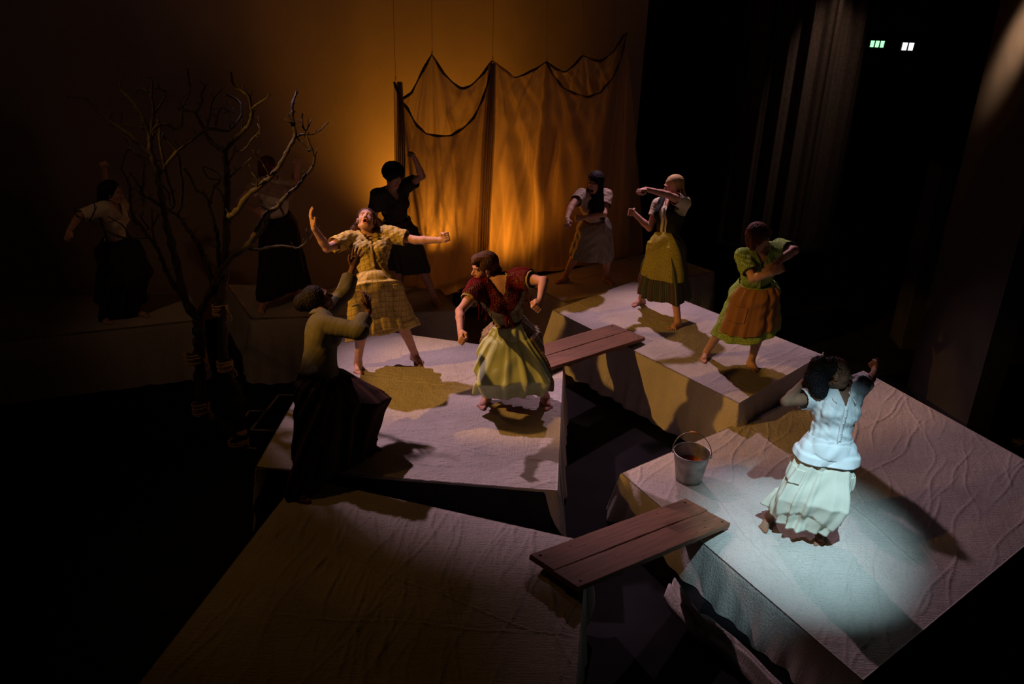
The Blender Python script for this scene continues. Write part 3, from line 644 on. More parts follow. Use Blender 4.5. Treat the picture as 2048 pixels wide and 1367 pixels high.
# ---------------------------------------------------------------- bare tree
tb = V(*G['treebase']); e = empty('bare_tree', tuple(tb)); tag(e, 'leafless tree of two lashed trunks with twisting bare branches', 'tree')
def cat(pts, n=5):
    P = [np.array(p, float) for p in pts]; P = [2*P[0]-P[1]]+P+[2*P[-1]-P[-2]]; o = []
    for i in range(1, len(P)-2):
        for k in range(n):
            t = k/n; o.append(.5*((2*P[i])+(-P[i-1]+P[i+1])*t+(2*P[i-1]-5*P[i]+4*P[i+1]-P[i+2])*t*t+(-P[i-1]+3*P[i]-3*P[i+1]+P[i+2])*t**3))
    o.append(P[-2]); return o
r = random.Random(5)
for bi, (r0, r1, pts) in enumerate(G['tree']):
    cp = cat(pts, 5); n = len(cp); m = MB(); rr = []
    for i in range(n):
        f = i/(n-1); rr.append((r0*(1-f)+r1*f)*(1+.16*math.sin(i*1.9+bi)+r.uniform(-.1, .1))); 
        if 0 < i < n-1: cp[i] = cp[i]+V(r.uniform(-1, 1), r.uniform(-1, 1), r.uniform(-1, 1))*min(.006, rr[-1]*.3)
    m.tube(cp, rr, 9 if r0 > .02 else 7)
    if bi > 1:
        for i in range(2, n-1, 3):      # short spurs and buds along the branch
            if r.random() < .62:
                d = N(V(r.uniform(-1, 1), r.uniform(-.6, .6), r.uniform(-.3, 1))); L = r.uniform(.02, .075)
                m.tube([cp[i], cp[i]+d*L*.6, cp[i]+d*L+V(0, 0, L*.25)], [min(rr[i]*.6, .006), .0045, .003], 5)
        m.ball(cp[-1], r1*1.35, 6)
    m.build('trunk' if bi < 2 else 'branch', M['bark'], e)
m = MB(); st = V(*G['tree'][1][2][0]); m.lathe([(.0005, .0), (.05, .0), (.052, -.02)], (st[0]+.045, st[1]-.04, .16), 16)
m.build('sawn_stub', M['cutwood'], e)
for k, (x, y, z, rad, hh) in enumerate(G['ropes']):
    m = MB(); nt = 7 if k < 4 else 4; pts = []
    for i in range(nt*18):
        th = 2*PI*i/18; q = rad*(1+.10*math.sin(i*.7)+.06*math.sin(i*.23)); pts.append((x+q*math.cos(th), y+q*math.sin(th), z-hh/2+hh*i/(nt*18)+.006*math.sin(i*.37)))
    m.tube(pts, .0075, 6)
    for s in range(3):
        p0 = V(x+rad, y-rad*.5, z); m.tube([p0, p0+V(.02+.02*s, -.03, .03-.03*s), p0+V(.03+.015*s, -.02, .02-.05*s), p0+V(.02, -.03, -.06-.02*s)], .006, 6)
    m.build('rope_lashing', M['rope'], e)

# ---------------------------------------------------------------- hanging gauze
def interp(P, n):
    P = np.array(P); d = np.r_[0, np.cumsum(np.hypot(*np.diff(P, axis=0).T))]; s = np.linspace(0, d[-1], n)
    return np.stack([np.interp(s, d, P[:, 0]), np.interp(s, d, P[:, 1])], 1)
def interpu(P, us):
    P = np.array(P); return np.interp(us, P[:, 0], P[:, 1])
eG = empty('gauze_curtain', tuple(cpt(1.5, 0))); tag(eG, 'large sheer gauze hung in swags on wires, glowing orange', 'curtain')
def sheet(name, top, bot, off, peaks, mat, seed, nu=300, nv=90, thr=.10, gather=None):
    tp = interp(top, nu); bt = interp(bot, nu); vs = []; dens = []
    for j in range(nv+1):
        t = j/nv
        for i in range(nu):
            a, b = tp[i], bt[i]; u = a[0]*(1-t)+b[0]*t; z = a[1]*(1-t)+b[1]*t
            # folds fan out of every hanging point
            f = 0; dd = 0
            for pk, pz in peaks:
                dx = u-pk; dz = max(.03, pz-z+.12); ang = dx/(dz**.75); w_ = math.exp(-(dx/(.25+.32*dz**.6))**2)
                f += w_*(math.sin(ang*15+seed+pk*3)+.6*math.sin(ang*27+pk*9))*min(.06, .012+.035*dz); dd += w_*max(0, math.sin(ang*15+seed+pk*3))**6*.8+w_*max(0, math.sin(ang*27+pk*9))**8*.9+w_*max(0, math.sin(ang*51+pk*5))**10*.7
            sw = 0
            for k in range(len(peaks)-1):     # slack swag lines between neighbours
                p0, p1 = peaks[k], peaks[k+1]; s = (u-p0[0])/(p1[0]-p0[0]+1e-6)
                if 0 < s < 1:
                    sag = (p0[1]*(1-s)+p1[1]*s)-z; ph = sag-1.1*s*(1-s)*4*.35; sw += math.sin(ph*19+seed)*math.exp(-(sag/1.1)**2)*s*(1-s)*4
            big = .05*(2*float(vn(u*1.8, z*.12, seed))-1)+.02*math.sin(u*11+seed)*t
            vs.append(cpt(u, z, off+f+.012*sw+big)); dens.append(min(.46, .30*dd+.35*max(0, sw)**2))
    fs = np.array([(j*nu+i, j*nu+i+1, (j+1)*nu+i+1, (j+1)*nu+i) for j in range(nv) for i in range(nu-1)])
    d = np.array(dens)[:, None]*np.ones(3)
    o = meshobj(name, vs, fs, mat, eG, tint=d, attr='dens'); return o, tp
mb = cur['mainbot']
o1, tp1 = sheet('gauze_panel', cur['main'], mb, 0, [(p[0], p[1]) for p in (cur['main'][3], cur['main'][9], cur['main'][14], cur['main'][18], cur['main'][-1])], M['gauze'], 1)
o2, tp2 = sheet('gauze_panel', cur['B'], cur['Bbot'], -.10, [(cur['B'][0][0], cur['B'][0][1]), (cur['B'][-1][0], cur['B'][-1][1])], M['gauzeB'], 4, 220)
o3, tp3 = sheet('gauze_panel', cur['C'], cur['Cbot'], -.08, [(cur['C'][0][0], cur['C'][0][1]), (cur['C'][-1][0], cur['C'][-1][1])], M['gauzeB'], 6, 200)
for tp_, off in ((tp1, -.012), (tp2, -.112), (tp3, -.092)):
    m = MB(); m.tube([cpt(u, z, off) for u, z in tp_[::4]], [.013+.005*math.sin(i*.9) for i in range(len(tp_[::4]))], 7); m.build('rolled_hem', M['hemgauze'], eG)
# gathered left hang and gathered column under the second peak
def column(us, z0, z1, wid, off, seed):
    m = []; dens = []; n = 60; nv = 60
    for j in range(nv+1):
        t = j/nv; z = z0*(1-t)+z1*t
        for i in range(n):
            s = i/(n-1)*2-1; ww = wid*(.5+.5*min(1, t*3)); m.append(cpt(us+s*ww+.03*math.sin(t*3+seed), z, off+.03*math.sin(s*14+seed)+.012*math.sin(s*31))); dens.append(.12)
    fs = np.array([(j*n+i, j*n+i+1, (j+1)*n+i+1, (j+1)*n+i) for j in range(nv) for i in range(n-1)])
    meshobj('gathered_fold', m, fs, M['gauzeB'], eG, tint=np.array(dens)[:, None]*np.ones(3), attr='dens')
B0 = cur['B'][0]; column(B0[0]+.035, B0[1]-.0, .8, .055, -.13, 1)
Bn = cur['B'][-1]; column(Bn[0]-.04, Bn[1]-.02, .80, .075, -.12, 2)
m = MB()
wm = plain('steel_wire', (.12, .09, .06), .5, .3)
for a, b in cur['wires']:
    m = MB(); m.tube([cpt(a[0], a[1]-.01, -.02), cpt(a[0]+(b[0]-a[0])*4, 8.0, -.02)], .0022, 5); m.tube([cpt(a[0]-.012, a[1]+.005, -.02), cpt(a[0], a[1]+.05, -.02), cpt(a[0]+.012, a[1]+.005, -.02)], .003, 5)
    m.build('hanging_wire', wm, eG)
# cyc lamps standing on the floor behind the gauze
lm = plain('lamp_housing', (.02, .02, .02), .5, .3)
gp = cpt(1.50, 0, .55)
e = empty('floor_lamp', (gp[0], gp[1], 0)); tag(e, 'low stage floodlight glowing behind the gauze', 'lamp')
m = MB(); m.box((gp[0], gp[1], .12), (.34, .22, .24)); m.build('lamp_housing', lm, e, False, .01)
m = MB(); m.tube([(gp[0], gp[1], .24), (gp[0], gp[1], .30)], [.10, .12], 20, False); m.build('reflector', lm, e)
ORANGE = (1.0, .325, .022)
def point(name, pos, col, power, size):
    l = bpy.data.lights.new(name, 'POINT'); o = bpy.data.objects.new(name, l); C.objects.link(o); l.energy = power; l.color = col; l.shadow_soft_size = size; o.location = pos; return o
spot('cyc_glow', tuple(cpt(1.5, .4, .95)), tuple(cpt(1.55, 1.35, 1.5)), ORANGE, 300, 104, 1.0, .10)
spot('cyc_wash', tuple(cpt(1.2, .3, .60)), tuple(cpt(1.0, 2.9, 1.5)), ORANGE, 105, 84, 1.0, .12)

spot('gauze_glow', tuple(cpt(1.55, .75, .95)), tuple(cpt(1.85, 1.5, 0)), ORANGE, 230, 78, 1.0, .08)

# ---------------------------------------------------------------- masking, drapes and signs on the right
def P_(k): return [V(*p) for p in G[k]]
d0, d1 = P_('drape')
nxs = 200; vs = []
for j in range(25):
    z = 7.5-7.5*j/24
    for i in range(nxs+1):
        s = i/nxs; x = d0[0]-.5+(d1[0]-d0[0]+.5)*s
        vs.append((x, 15.0+.20*abs(math.sin(x*8.4+.5*math.sin(x*3)))**.6+.02*math.sin(x*41), z))
fs = np.array([(j*(nxs+1)+i, j*(nxs+1)+i+1, (j+1)*(nxs+1)+i+1, (j+1)*(nxs+1)+i) for j in range(24) for i in range(nxs)])
tag(meshobj('black_drape', vs, fs, M['blackcloth']), 'tall black stage drape, its folds catching light, left of the exit signs', 'curtain')
dl = G['drapeLamp']
spot('drape_light', (5.0, 14.2, 5.6), (4.7, 15.05, 2.9), (1, .62, .45), 300, 30, 1.0, .04)
def sign(p, name, lab, cols, wd, hh):
    e = empty(name, (p[0], p[1], p[2]-hh/2)); tag(e, lab, 'sign')
    m = MB(); m.box((p[0], p[1]+.05, p[2]), (wd+.03, .10, hh+.03)); m.build('casing', M['black'], e, False)
    n = len(cols)
    for i, (c, st) in enumerate(cols):
        m = MB(); x = p[0]+wd*((i+.5)/n-.5); k = wd/n*.42
        m.add([(x-k*.8, p[1], p[2]-hh/2), (x+k*.8, p[1], p[2]-hh/2), (x+k, p[1], p[2]+hh/2), (x-k*.7, p[1], p[2]+hh/2), (x-k*.8, p[1]-.012, p[2]-hh/2), (x+k*.8, p[1]-.012, p[2]-hh/2), (x+k, p[1]-.012, p[2]+hh/2), (x-k*.7, p[1]-.012, p[2]+hh/2)],
              [(0, 3, 2, 1), (4, 5, 6, 7), (0, 1, 5, 4), (2, 3, 7, 6), (1, 2, 6, 5), (0, 4, 7, 3)])
        m.build('lit_panel', emit('sign_lit_%d' % i, c, st), e, False)
ex = P_('exit')
sign(ex[0], 'exit_sign', 'small glowing green emergency sign in the dark upper right', [((.35, .9, .45), 1.6)]*3, .29, .12)
sign(ex[1], 'exit_sign', 'small bright white and violet lit sign right of the green sign', [((1, .95, .9), 3.2), ((.8, .75, 1), 2.4)], .25, .14)
# proscenium panel
pa, pb = P_('panel')
pm = plain('grey_panel', (.03, .025, .023), .6, .3, 3, .2, .15); M['panel'] = pm
slab('wall_side', (5.0, 9.9), (5.02, 8.45), .0, 8, -.25, pm)
spot('side_glow', (4.1, 8.6, 5.5), (4.76, 9.33, 4.1), (1, .62, .35), 2600, 18, 1.0, .1)
# batten with orange gel strips, between drape and panel
for i, (p, L) in enumerate(((P_('strip')[0], .46), (P_('strip')[1], .52))):
    o = empty('hanging_strip', tuple(p)); m = MB(); m.box(p, (.05, .05, L)); m.build('strip', plain('rust_strip_%d' % i, (.22, .05, .012), .8, .1), o, False, .004)
    m = MB(); m.tube([p+V(0, 0, L/2), (p[0], p[1], 9.0)], .004, 5); m.build('cord', M['black'], o)
    tag(o, ('upper' if i == 0 else 'lower')+' of two narrow rust-red strips left of the grey side wall', 'strip')
m = MB()
rk = empty('equipment_rack', (G['leds'][3][0], 11.0, 0)); tag(rk, 'dark equipment rack with tiny indicator lights beside the grey side wall', 'rack')
m.box((G['leds'][3][0]-.1, 11.15, 1.2), (.5, .4, 2.4)); m.build('rack_frame', M['black'], rk, False, .01)
lc = [((.9, .5, .1), .25), ((.7, .8, .2), .3), ((.6, .7, .2), .15), ((.3, .7, .3), .2), ((.3, .8, .3), .2), ((1, .12, .03), .25), ((.9, .9, .6), .3)]
for p, (c, s) in zip(P_('leds'), lc):
    m = MB(); m.box((p[0], 10.93, p[2]), (.022, .02, .016)); m.build('indicator_light', emit('indicator', c, s), rk, False)
for k, (p, lab) in enumerate(((V(*G['coil']), 'loose coil of dark cable on the floor beside the grey side wall'), (V(*G['coil2']), 'dark cable coiled on the floor behind the wide platform'))):
    m = MB(); m.tube([(p[0]+(.12+.02*math.sin(i*.9))*math.cos(i*.5), p[1]+.09*math.sin(i*.5), .012+.0015*i) for i in range(40)], .009, 6); tag(m.build('cable_coil', plain('cable_%d' % k, (.12, .10, .04), .5, .3)), lab, 'cable')
# twisted spare cloth on the floor in front of the wide platform
def rumple(pts, wid, name, lab, seed):
    cp = cat(pts, 14); n = len(cp); vs = []; K = 14
    for i, p in enumerate(cp):
        t = N(cp[min(i+1, n-1)]-cp[max(i-1, 0)]); s = V(-t[1], t[0], 0); ww = wid*(.45+.6*float(vn(i*.13, 2, seed)))
        for k in range(K):
            q = k/(K-1)*2-1; hh = .05+.06*float(vn(i*.2, k*.7, seed))+.035*math.sin(q*9+i*.12)
            vs.append(p+s*q*ww+V(0, 0, (1-q*q)*.05+hh*(1-abs(q)**3)))
    fs = np.array([(i*K+k, i*K+k+1, (i+1)*K+k+1, (i+1)*K+k) for i in range(n-1) for k in range(K-1)])
    o = meshobj(name, vs, fs, M['canvas']); solid(o, .006); tag(o, lab, 'cloth'); return o
q = [V(*p) for p in PL['spot']['q']]; e_ = N(q[2]-q[3]); nn = V(-e_[1], e_[0])*-1
def fl_(s, d): a = q[3]+e_*s+V(e_[1], -e_[0])*d; return V(a[0], a[1], .01)
rumple([fl_(1.15, .28), fl_(1.5, .34), fl_(1.9, .30), fl_(2.5, .32), fl_(3.1, .2)], .11, 'rumpled_cloth', 'twisted pink-lit end of cloth on the floor below the wide platform edge', 3)
# ================================================================= people
class Field:
    def __init__(s, lo, hi, h):
        s.h = h; s.o = np.array(lo, np.float32); s.n = [int(math.ceil((b-a)/h))+1 for a, b in zip(lo, hi)]
        s.F = np.full(s.n, .05, np.float32); s.mg = .03
    def sub(s, lo, hi):
        i0 = [max(0, int((a-o)/s.h)) for a, o in zip(lo, s.o)]; i1 = [min(n, int((b-o)/s.h)+2) for b, o, n in zip(hi, s.o, s.n)]
        if any(a >= b for a, b in zip(i0, i1)): return None
        g = [(s.o[k]+np.arange(i0[k], i1[k], dtype=np.float32)*s.h) for k in range(3)]
        return tuple(slice(a, b) for a, b in zip(i0, i1)), g[0][:, None, None], g[1][None, :, None], g[2][None, None, :]
    def comb(s, sl, d, k, op):
        A = s.F[sl]
        if op == 'add':
            if k > 0:
                hh = np.clip(.5+.5*(A-d)/k, 0, 1); s.F[sl] = A*(1-hh)+d*hh-k*hh*(1-hh)
            else: s.F[sl] = np.minimum(A, d)
        else:
            d = -d
            if k > 0:
                hh = np.clip(.5-.5*(A-d)/k, 0, 1); s.F[sl] = A*(1-hh)+d*hh+k*hh*(1-hh)
            else: s.F[sl] = np.maximum(A, d)
    def cap(s, a, b, ra, rb, k=.015, op='add', sq=None, inf=0):
        """tapered capsule; sq=(axis, factor) squashes it along an axis"""
        a = np.array(a, np.float32); b = np.array(b, np.float32); ra += inf; rb += inf; R = max(ra, rb)*(max(1, sq[1]) if sq else 1)+s.mg+k
        q = s.sub(np.minimum(a, b)-R, np.maximum(a, b)+R)
        if q is None: return
        sl, X, Y, Z = q; ab = b-a; L = float(ab@ab)+1e-9
        px, py, pz = X-a[0], Y-a[1], Z-a[2]; t = np.clip((px*ab[0]+py*ab[1]+pz*ab[2])/L, 0, 1)
        dx, dy, dz = px-ab[0]*t, py-ab[1]*t, pz-ab[2]*t
        if sq:
            u = np.array(sq[0], np.float32); c = dx*u[0]+dy*u[1]+dz*u[2]; e = c*(1/sq[1]-1); dx = dx+u[0]*e; dy = dy+u[1]*e; dz = dz+u[2]*e
        s.comb(sl, np.sqrt(dx*dx+dy*dy+dz*dz)-(ra+(rb-ra)*t), k, op)
    def ell(s, c, r, ax, k=.02, op='add', inf=0):
        c = np.array(c, np.float32); r = np.array(r, np.float32)+inf; R = r.max()+s.mg+k; q = s.sub(c-R, c+R)
        if q is None: return
        sl, X, Y, Z = q; X, Y, Z = X-c[0], Y-c[1], Z-c[2]; k0 = 0; k1 = 0
        for i in range(3):
            u = (X*ax[i][0]+Y*ax[i][1]+Z*ax[i][2]); k0 = k0+(u/r[i])**2; k1 = k1+(u/r[i]**2)**2
        k0 = np.sqrt(k0); d = k0*(k0-1)/(np.sqrt(k1)+1e-6); s.comb(sl, np.where(k0 < .2, -r.min()*.8, d), k, op)
    def grid(s): return [(s.o[k]+np.arange(s.n[k], dtype=np.float32)*s.h).reshape([-1 if i == k else 1 for i in range(3)]) for k in range(3)]
    def cutfield(s):
        if not hasattr(s, 'X'): s.X = np.full(s.n, -1, np.float32)
        return s.X
    def mesh(s):
        F = s.F; cutm = None
        if hasattr(s, 'X'): FF = np.maximum(F, s.X)
        else: FF = F
        B = (FF < 0); n = B.shape
        cnt = np.zeros([k-1 for k in n], np.uint8)
        for a in (0, 1):
            for b in (0, 1):
                for c in (0, 1): cnt += B[a:n[0]-1+a, b:n[1]-1+b, c:n[2]-1+c]
        cells = np.flatnonzero((cnt > 0) & (cnt < 8)); ci, cj, ck = np.unravel_index(cells, cnt.shape)
        val = np.stack([FF[ci+a, cj+b, ck+c] for a in (0, 1) for b in (0, 1) for c in (0, 1)], 1)
        cor = np.array([(a, b, c) for a in (0, 1) for b in (0, 1) for c in (0, 1)], np.float32)
        acc = np.zeros((len(cells), 3), np.float32); num = np.zeros(len(cells), np.float32)
        for p in range(8):
            for q in range(p+1, 8):
                if abs(cor[p]-cor[q]).sum() == 1:
                    x, y = val[:, p], val[:, q]; m = (x < 0) != (y < 0); t = np.where(m, x/(x-y+1e-12), 0)[:, None]
                    acc += m[:, None]*(cor[p]*(1-t)+cor[q]*t); num += m
        vs = (np.stack([ci, cj, ck], 1)+acc/num[:, None])*s.h+s.o
        keep = None
        if hasattr(s, 'X'):
            vx = np.stack([s.X[ci+a, cj+b, ck+c]-F[ci+a, cj+b, ck+c] for a in (0, 1) for b in (0, 1) for c in (0, 1)], 1).mean(1); keep = vx < 0
        sh = cnt.shape; faces = []
        for ax in range(3):
            sl0 = [slice(None)]*3; sl1 = [slice(None)]*3; sl0[ax] = slice(0, -1); sl1[ax] = slice(1, None)
            D = B[tuple(sl0)] != B[tuple(sl1)]; I = np.array(np.nonzero(D)); b_, c_ = (ax+1) % 3, (ax+2) % 3
            ok = (I[b_] > 0) & (I[c_] > 0) & (I[b_] < sh[b_]) & (I[c_] < sh[c_]); I = I[:, ok]
            ins = B[tuple(I)]
            def cid(db, dc):
                J = I.copy(); J[b_] -= db; J[c_] -= dc; return np.searchsorted(cells, np.ravel_multi_index(J, sh))
            f = np.stack([cid(0, 0), cid(1, 0), cid(1, 1), cid(0, 1)], 1); f[~ins] = f[~ins][:, ::-1]; faces.append(f)
        f = np.concatenate(faces)
        if keep is not None:
            f = f[keep[f].sum(1) >= 2]; use = np.unique(f); mp = np.full(len(vs), -1); mp[use] = np.arange(len(use)); vs = vs[use]; f = mp[f]
        # light relaxation
        for it in range(2):
            e = np.concatenate([f[:, [0, 1]], f[:, [1, 2]], f[:, [2, 3]], f[:, [3, 0]]]); s_ = np.zeros_like(vs); c_ = np.zeros(len(vs))
            for k in range(3): s_[:, k] = np.bincount(e[:, 0], vs[e[:, 1], k], len(vs))+np.bincount(e[:, 1], vs[e[:, 0], k], len(vs))
            c_ = np.bincount(e[:, 0], minlength=len(vs))+np.bincount(e[:, 1], minlength=len(vs)); vs = vs*.6+.4*s_/np.maximum(c_, 1)[:, None]
        return vs, f

def frame_of(j):
    A = {k: V(*v) for k, v in j.items() if isinstance(v, list) and k not in ('hem', 'hd', 'hips', 'knees')}
    for i, k in enumerate('RL'): A['hip'+k] = V(*j['hips'][i]); A['kn'+k] = V(*j['knees'][i])
    s = j['s']; up = N(A['neck']-A['pel']); lat = N(A['shL']-A['shR']); lat = N(lat-up*(lat@up)); f = np.cross(lat, up)
    hl = N(A['hipL']-A['hipR']); hl = N(hl-V(0, 0, 1)*hl[2]); hf = np.cross(hl, V(0, 0, 1)); if_ = hf
    # pelvis frame blends hips with the spine
    pu = N(up+V(0, 0, 1)); pl_ = N(hl-pu*(hl@pu)); pf = np.cross(pl_, pu)
    az, el = math.radians(j['hd'][0]), math.radians(j['hd'][1]); F_ = V(math.cos(az)*math.cos(el), math.sin(az)*math.cos(el), math.sin(el))
    L_ = N(np.cross(V(0, 0, 1), F_)); U_ = np.cross(F_, L_)
    return A, s, up, lat, f, pu, pl_, pf, F_, L_, U_
def torso(fd, A, s, up, lat, f, pu, pl_, pf, b=1.0, inf=0, bust=1.0):
    pel, neck = A['pel'], A['neck']; sp = neck-pel
    fd.ell(pel+sp*.70+f*.005, (.142*s*b, .098*s*b, .17*s), (lat, f, up), .03, inf=inf)
    fd.ell(pel+sp*.40+f*.004, (.112*s*b, .088*s*b, .15*s), (lat, f, N(up+pu)), .04, inf=inf)
    fd.ell(pel-pu*.005, (.146*s*b, .102*s*b, .118*s), (pl_, pf, pu), .04, inf=inf)
    for k in (-1, 1):
        fd.ell(pel+sp*.66+lat*k*.068*s+f*.078*s*b, (.06*s*b, .05*s*b*bust, .058*s), (lat, f, up), .03, inf=inf)
        fd.ell(pel+pl_*k*.06*s-pf*.048*s-pu*.03, (.072*s*b, .06*s*b, .08*s), (pl_, pf, pu), .03, inf=inf)
    sh = (A['shL']+A['shR'])/2
    for k in 'RL':
        S = A['sh'+k]; fd.cap(neck+(S-neck)*.15-up*.012, S, .047*s, .050*s, .03, inf=inf)
        fd.cap(neck+up*.028*s-f*.012, neck+(S-neck)*.72+up*.002, .03*s, .034*s, .03, inf=inf)
        fd.cap(S, pel+sp*.62+lat*(.1 if k == 'L' else -.1)*s*b, .048*s, .05*s, .03, inf=inf)
def build_body(j, parent, skin, z0, open_mouth, b=1.0, hands=('fist', 'fist'), h=.0048):
    A, s, up, lat, f, pu, pl_, pf, F_, L_, U_ = frame_of(j)
    pts = np.array(list(A.values())); lo = pts.min(0)-.22; hi = pts.max(0)+.22; lo[2] = min(A['anL'][2], A['anR'][2])-.12
    fd = Field(lo, hi, h); torso(fd, A, s, up, lat, f, pu, pl_, pf, b)
    hc = A['head']; nk = A['neck']
    # neck
    fd.cap(nk-up*.01, hc-U_*.075*s-F_*.02*s, .052*s, .048*s, .02)
    H = lambda a, l, u: hc+(F_*a+L_*l+U_*u)*s
    ax = (F_, L_, U_)
    fd.ell(H(-.018, 0, .028), (.097*s, .076*s, .088*s), ax, .01)
    fd.ell(H(.028, 0, -.025), (.062*s, .060*s, .090*s), ax, .02)
    fd.ell(H(.050, 0, -.088), (.032*s, .032*s, .026*s), ax, .03)
    for k in (-1, 1):
        fd.cap(H(-.005, k*.055, -.055), H(.05, k*.02, -.095), .018*s, .016*s, .02)
        fd.ell(H(.052, k*.036, -.03), (.028*s, .024*s, .026*s), ax, .02)
        fd.cap(H(.074, k*.045, .020), H(.086, k*.014, .022), .010*s, .009*s, .012)
        fd.ell(H(-.002, k*.077, -.008), (.019*s, .009*s, .031*s), ax, .006)
        fd.ell(H(.092, k*.031, .002), (.018*s, .017*s, .011*s), ax, .008, 'sub')
        fd.ell(H(.0715, k*.031, .000), (.0145*s, .0155*s, .0135*s), ax, .003)
    fd.cap(H(.084, 0, .008), H(.106, 0, -.028), .008*s, .0125*s, .010)
    for k in (-1, 1): fd.ell(H(.094, k*.012, -.033), (.011*s, .009*s, .008*s), ax, .006)
    if open_mouth:
        fd.ell(H(.080, 0, -.064), (.020*s, .027*s, .023*s), ax, .010); fd.ell(H(.098, 0, -.065), (.036*s, .017*s, .015*s), ax, .005, 'sub')
    else:
        fd.cap(H(.083, -.016, -.058), H(.083, .016, -.058), .0085*s, .0085*s, .006); fd.cap(H(.081, -.014, -.069), H(.081, .014, -.069), .0085*s, .0085*s, .006)
        fd.cap(H(.094, -.016, -.0635), H(.094, .016, -.0635), .0035*s, .0035*s, .003, 'sub')
    for i, k in enumerate('RL'):
        S, E, W, Fi = A['sh'+k], A['el'+k], A['wr'+k], A['fi'+k]; bb = .6+.4*b
        fd.cap(S, E, .047*s*bb, .036*s*bb, .02); fd.cap(S+(E-S)*.3, S+(E-S)*.6, .044*s*bb, .041*s*bb, .02)
        fd.cap(E, E+(W-E)*.35, .037*s*bb, .036*s*bb, .015); fd.cap(E+(W-E)*.3, W, .036*s*bb, .0255*s, .015)
        d = N(Fi-W); side = 1 if k == 'L' else -1
        pn = (A['pel']+A['neck'])/2+f*.2-W; pn = pn-d*(pn@d); pn = N(pn) if np.linalg.norm(pn) > .03 else N(np.cross(d, lat))
        wl = np.cross(d, pn); hs = s*1.04
        # thumb side = upward-most side
        if wl[2] < 0: wl = -wl
        w = lambda a, l, n: W+(d*a+wl*l+pn*n)*hs
        fd.cap(W, w(.03, 0, 0), .026*s, .026*s, .012, sq=(pn, .8))
        fd.ell(w(.052, 0, .004), (.046*hs, .040*hs, .019*hs), (d, wl, pn), .014)
        if hands[i] == 'fist':
            for q in range(4):
                l = .030-.0195*q; fd.cap(w(.083, l, -.003), w(.101, l, .022), .0112*hs, .0105*hs, .004); fd.cap(w(.101, l, .022), w(.078, l, .040), .0102*hs, .0098*hs, .003); fd.cap(w(.078, l, .040), w(.060, l, .024), .0095*hs, .009*hs, .003)
            fd.cap(w(.028, .028, .008), w(.052, .042, .032), .0145*hs, .012*hs, .01); fd.cap(w(.052, .042, .032), w(.078, .020, .047), .0115*hs, .0095*hs, .004)
        else:
            for q in range(4):
                l = .031-.0205*q; Lq = (.074, .084, .078, .060)[q]; sp_ = (.012, .004, -.004, -.014)[q]
                p1 = w(.085, l, 0); p2 = w(.085+Lq*.45, l+sp_*.6, .006); p3 = w(.085+Lq*.75, l+sp_, .018); p4 = w(.085+Lq*.93, l+sp_*1.1, .032)
                fd.cap(p1, p2, .0100*hs, .0092*hs, .004); fd.cap(p2, p3, .009*hs, .0085*hs, .003); fd.cap(p3, p4, .0083*hs, .0075*hs, .003)
            fd.cap(w(.022, .028, .004), w(.050, .052, .014), .0145*hs, .0115*hs, .01); fd.cap(w(.050, .052, .014), w(.080, .062, .022), .011*hs, .0085*hs, .004)
    for i, k in enumerate('RL'):
        Hp, K, An, To = A['hip'+k], A['kn'+k], A['an'+k], A['to'+k]; zf = To[2]-.02; d = N((To-An)*V(1, 1, 0)); sd = V(-d[1], d[0], 0)
        inner = sd if (A['anL' if k == 'R' else 'anR']-An)@sd > 0 else -sd
        bb = .55+.45*b
        fd.cap(Hp, K, .086*s*bb, .054*s*bb, .03); fd.cap(K, An, .052*s*bb, .035*s, .02)
        sh = N(An-K); bk = -d; bk = N(bk-sh*(bk@sh))
        fd.ell(K+(An-K)*.30+bk*.018*s, (.046*s*bb, .044*s*bb, .11*s), (bk, np.cross(sh, bk), sh), .03)
        G0 = V(An[0], An[1], zf); c = lambda a, l, z: G0+(d*a+inner*l)*s+V(0, 0, z*s)
        fd.cap(An, c(-.012, 0, .045), .034*s, .034*s, .015)
        fd.ell(c(-.032, 0, .028), (.036*s, .031*s, .029*s), (d, sd, V(0, 0, 1)), .015)
        fd.cap(c(.0, 0, .050), c(.09, .004, .026), .032*s, .024*s, .02, sq=(sd, 1.15))
        fd.cap(c(-.02, 0, .022), c(.10, .003, .018), .024*s, .019*s, .015, sq=(sd, 1.65))
        for q in range(5):
            l = .032-.0155*q; ln = (.050, .047, .040, .033, .026)[q]; rr = (.0135, .0098, .0092, .0088, .0085)[q]; o = (.112, .114, .108, .100, .090)[q]
            fd.cap(c(o, l, .015), c(o+ln*.55, l*1.1, .0165), rr*s, rr*s, .005); fd.cap(c(o+ln*.55, l*1.1, .0165), c(o+ln*.8, l*1.12, rr), rr*s, rr*.92*s, .003)
    vs, fc = fd.mesh()
    for k in 'RL':      # soles flat on what carries them
        zf = A['to'+k][2]-.02+.012; m = np.linalg.norm(vs[:, :2]-A['an'+k][:2], axis=1) < .24; m &= vs[:, 2] < A['an'+k][2]+.05; vs[m, 2] = np.maximum(vs[m, 2], zf)
    # tint: eyes, brows, lips, mouth
    q = vs-hc; a, l, u = q@F_/s, q@L_/s, q@U_/s; t = np.ones((len(vs), 3), np.float32); front = a > .055
    lp = front & (np.abs(l) < .024) & (u < -.048) & (u > (-.09 if open_mouth else -.077)); t[lp] = (.95, .55, .5)
    if open_mouth: mo = (a > .02) & (np.abs(l) < .019) & (u < -.05) & (u > -.081) & (a < .092); t[mo] = (.25, .05, .05)
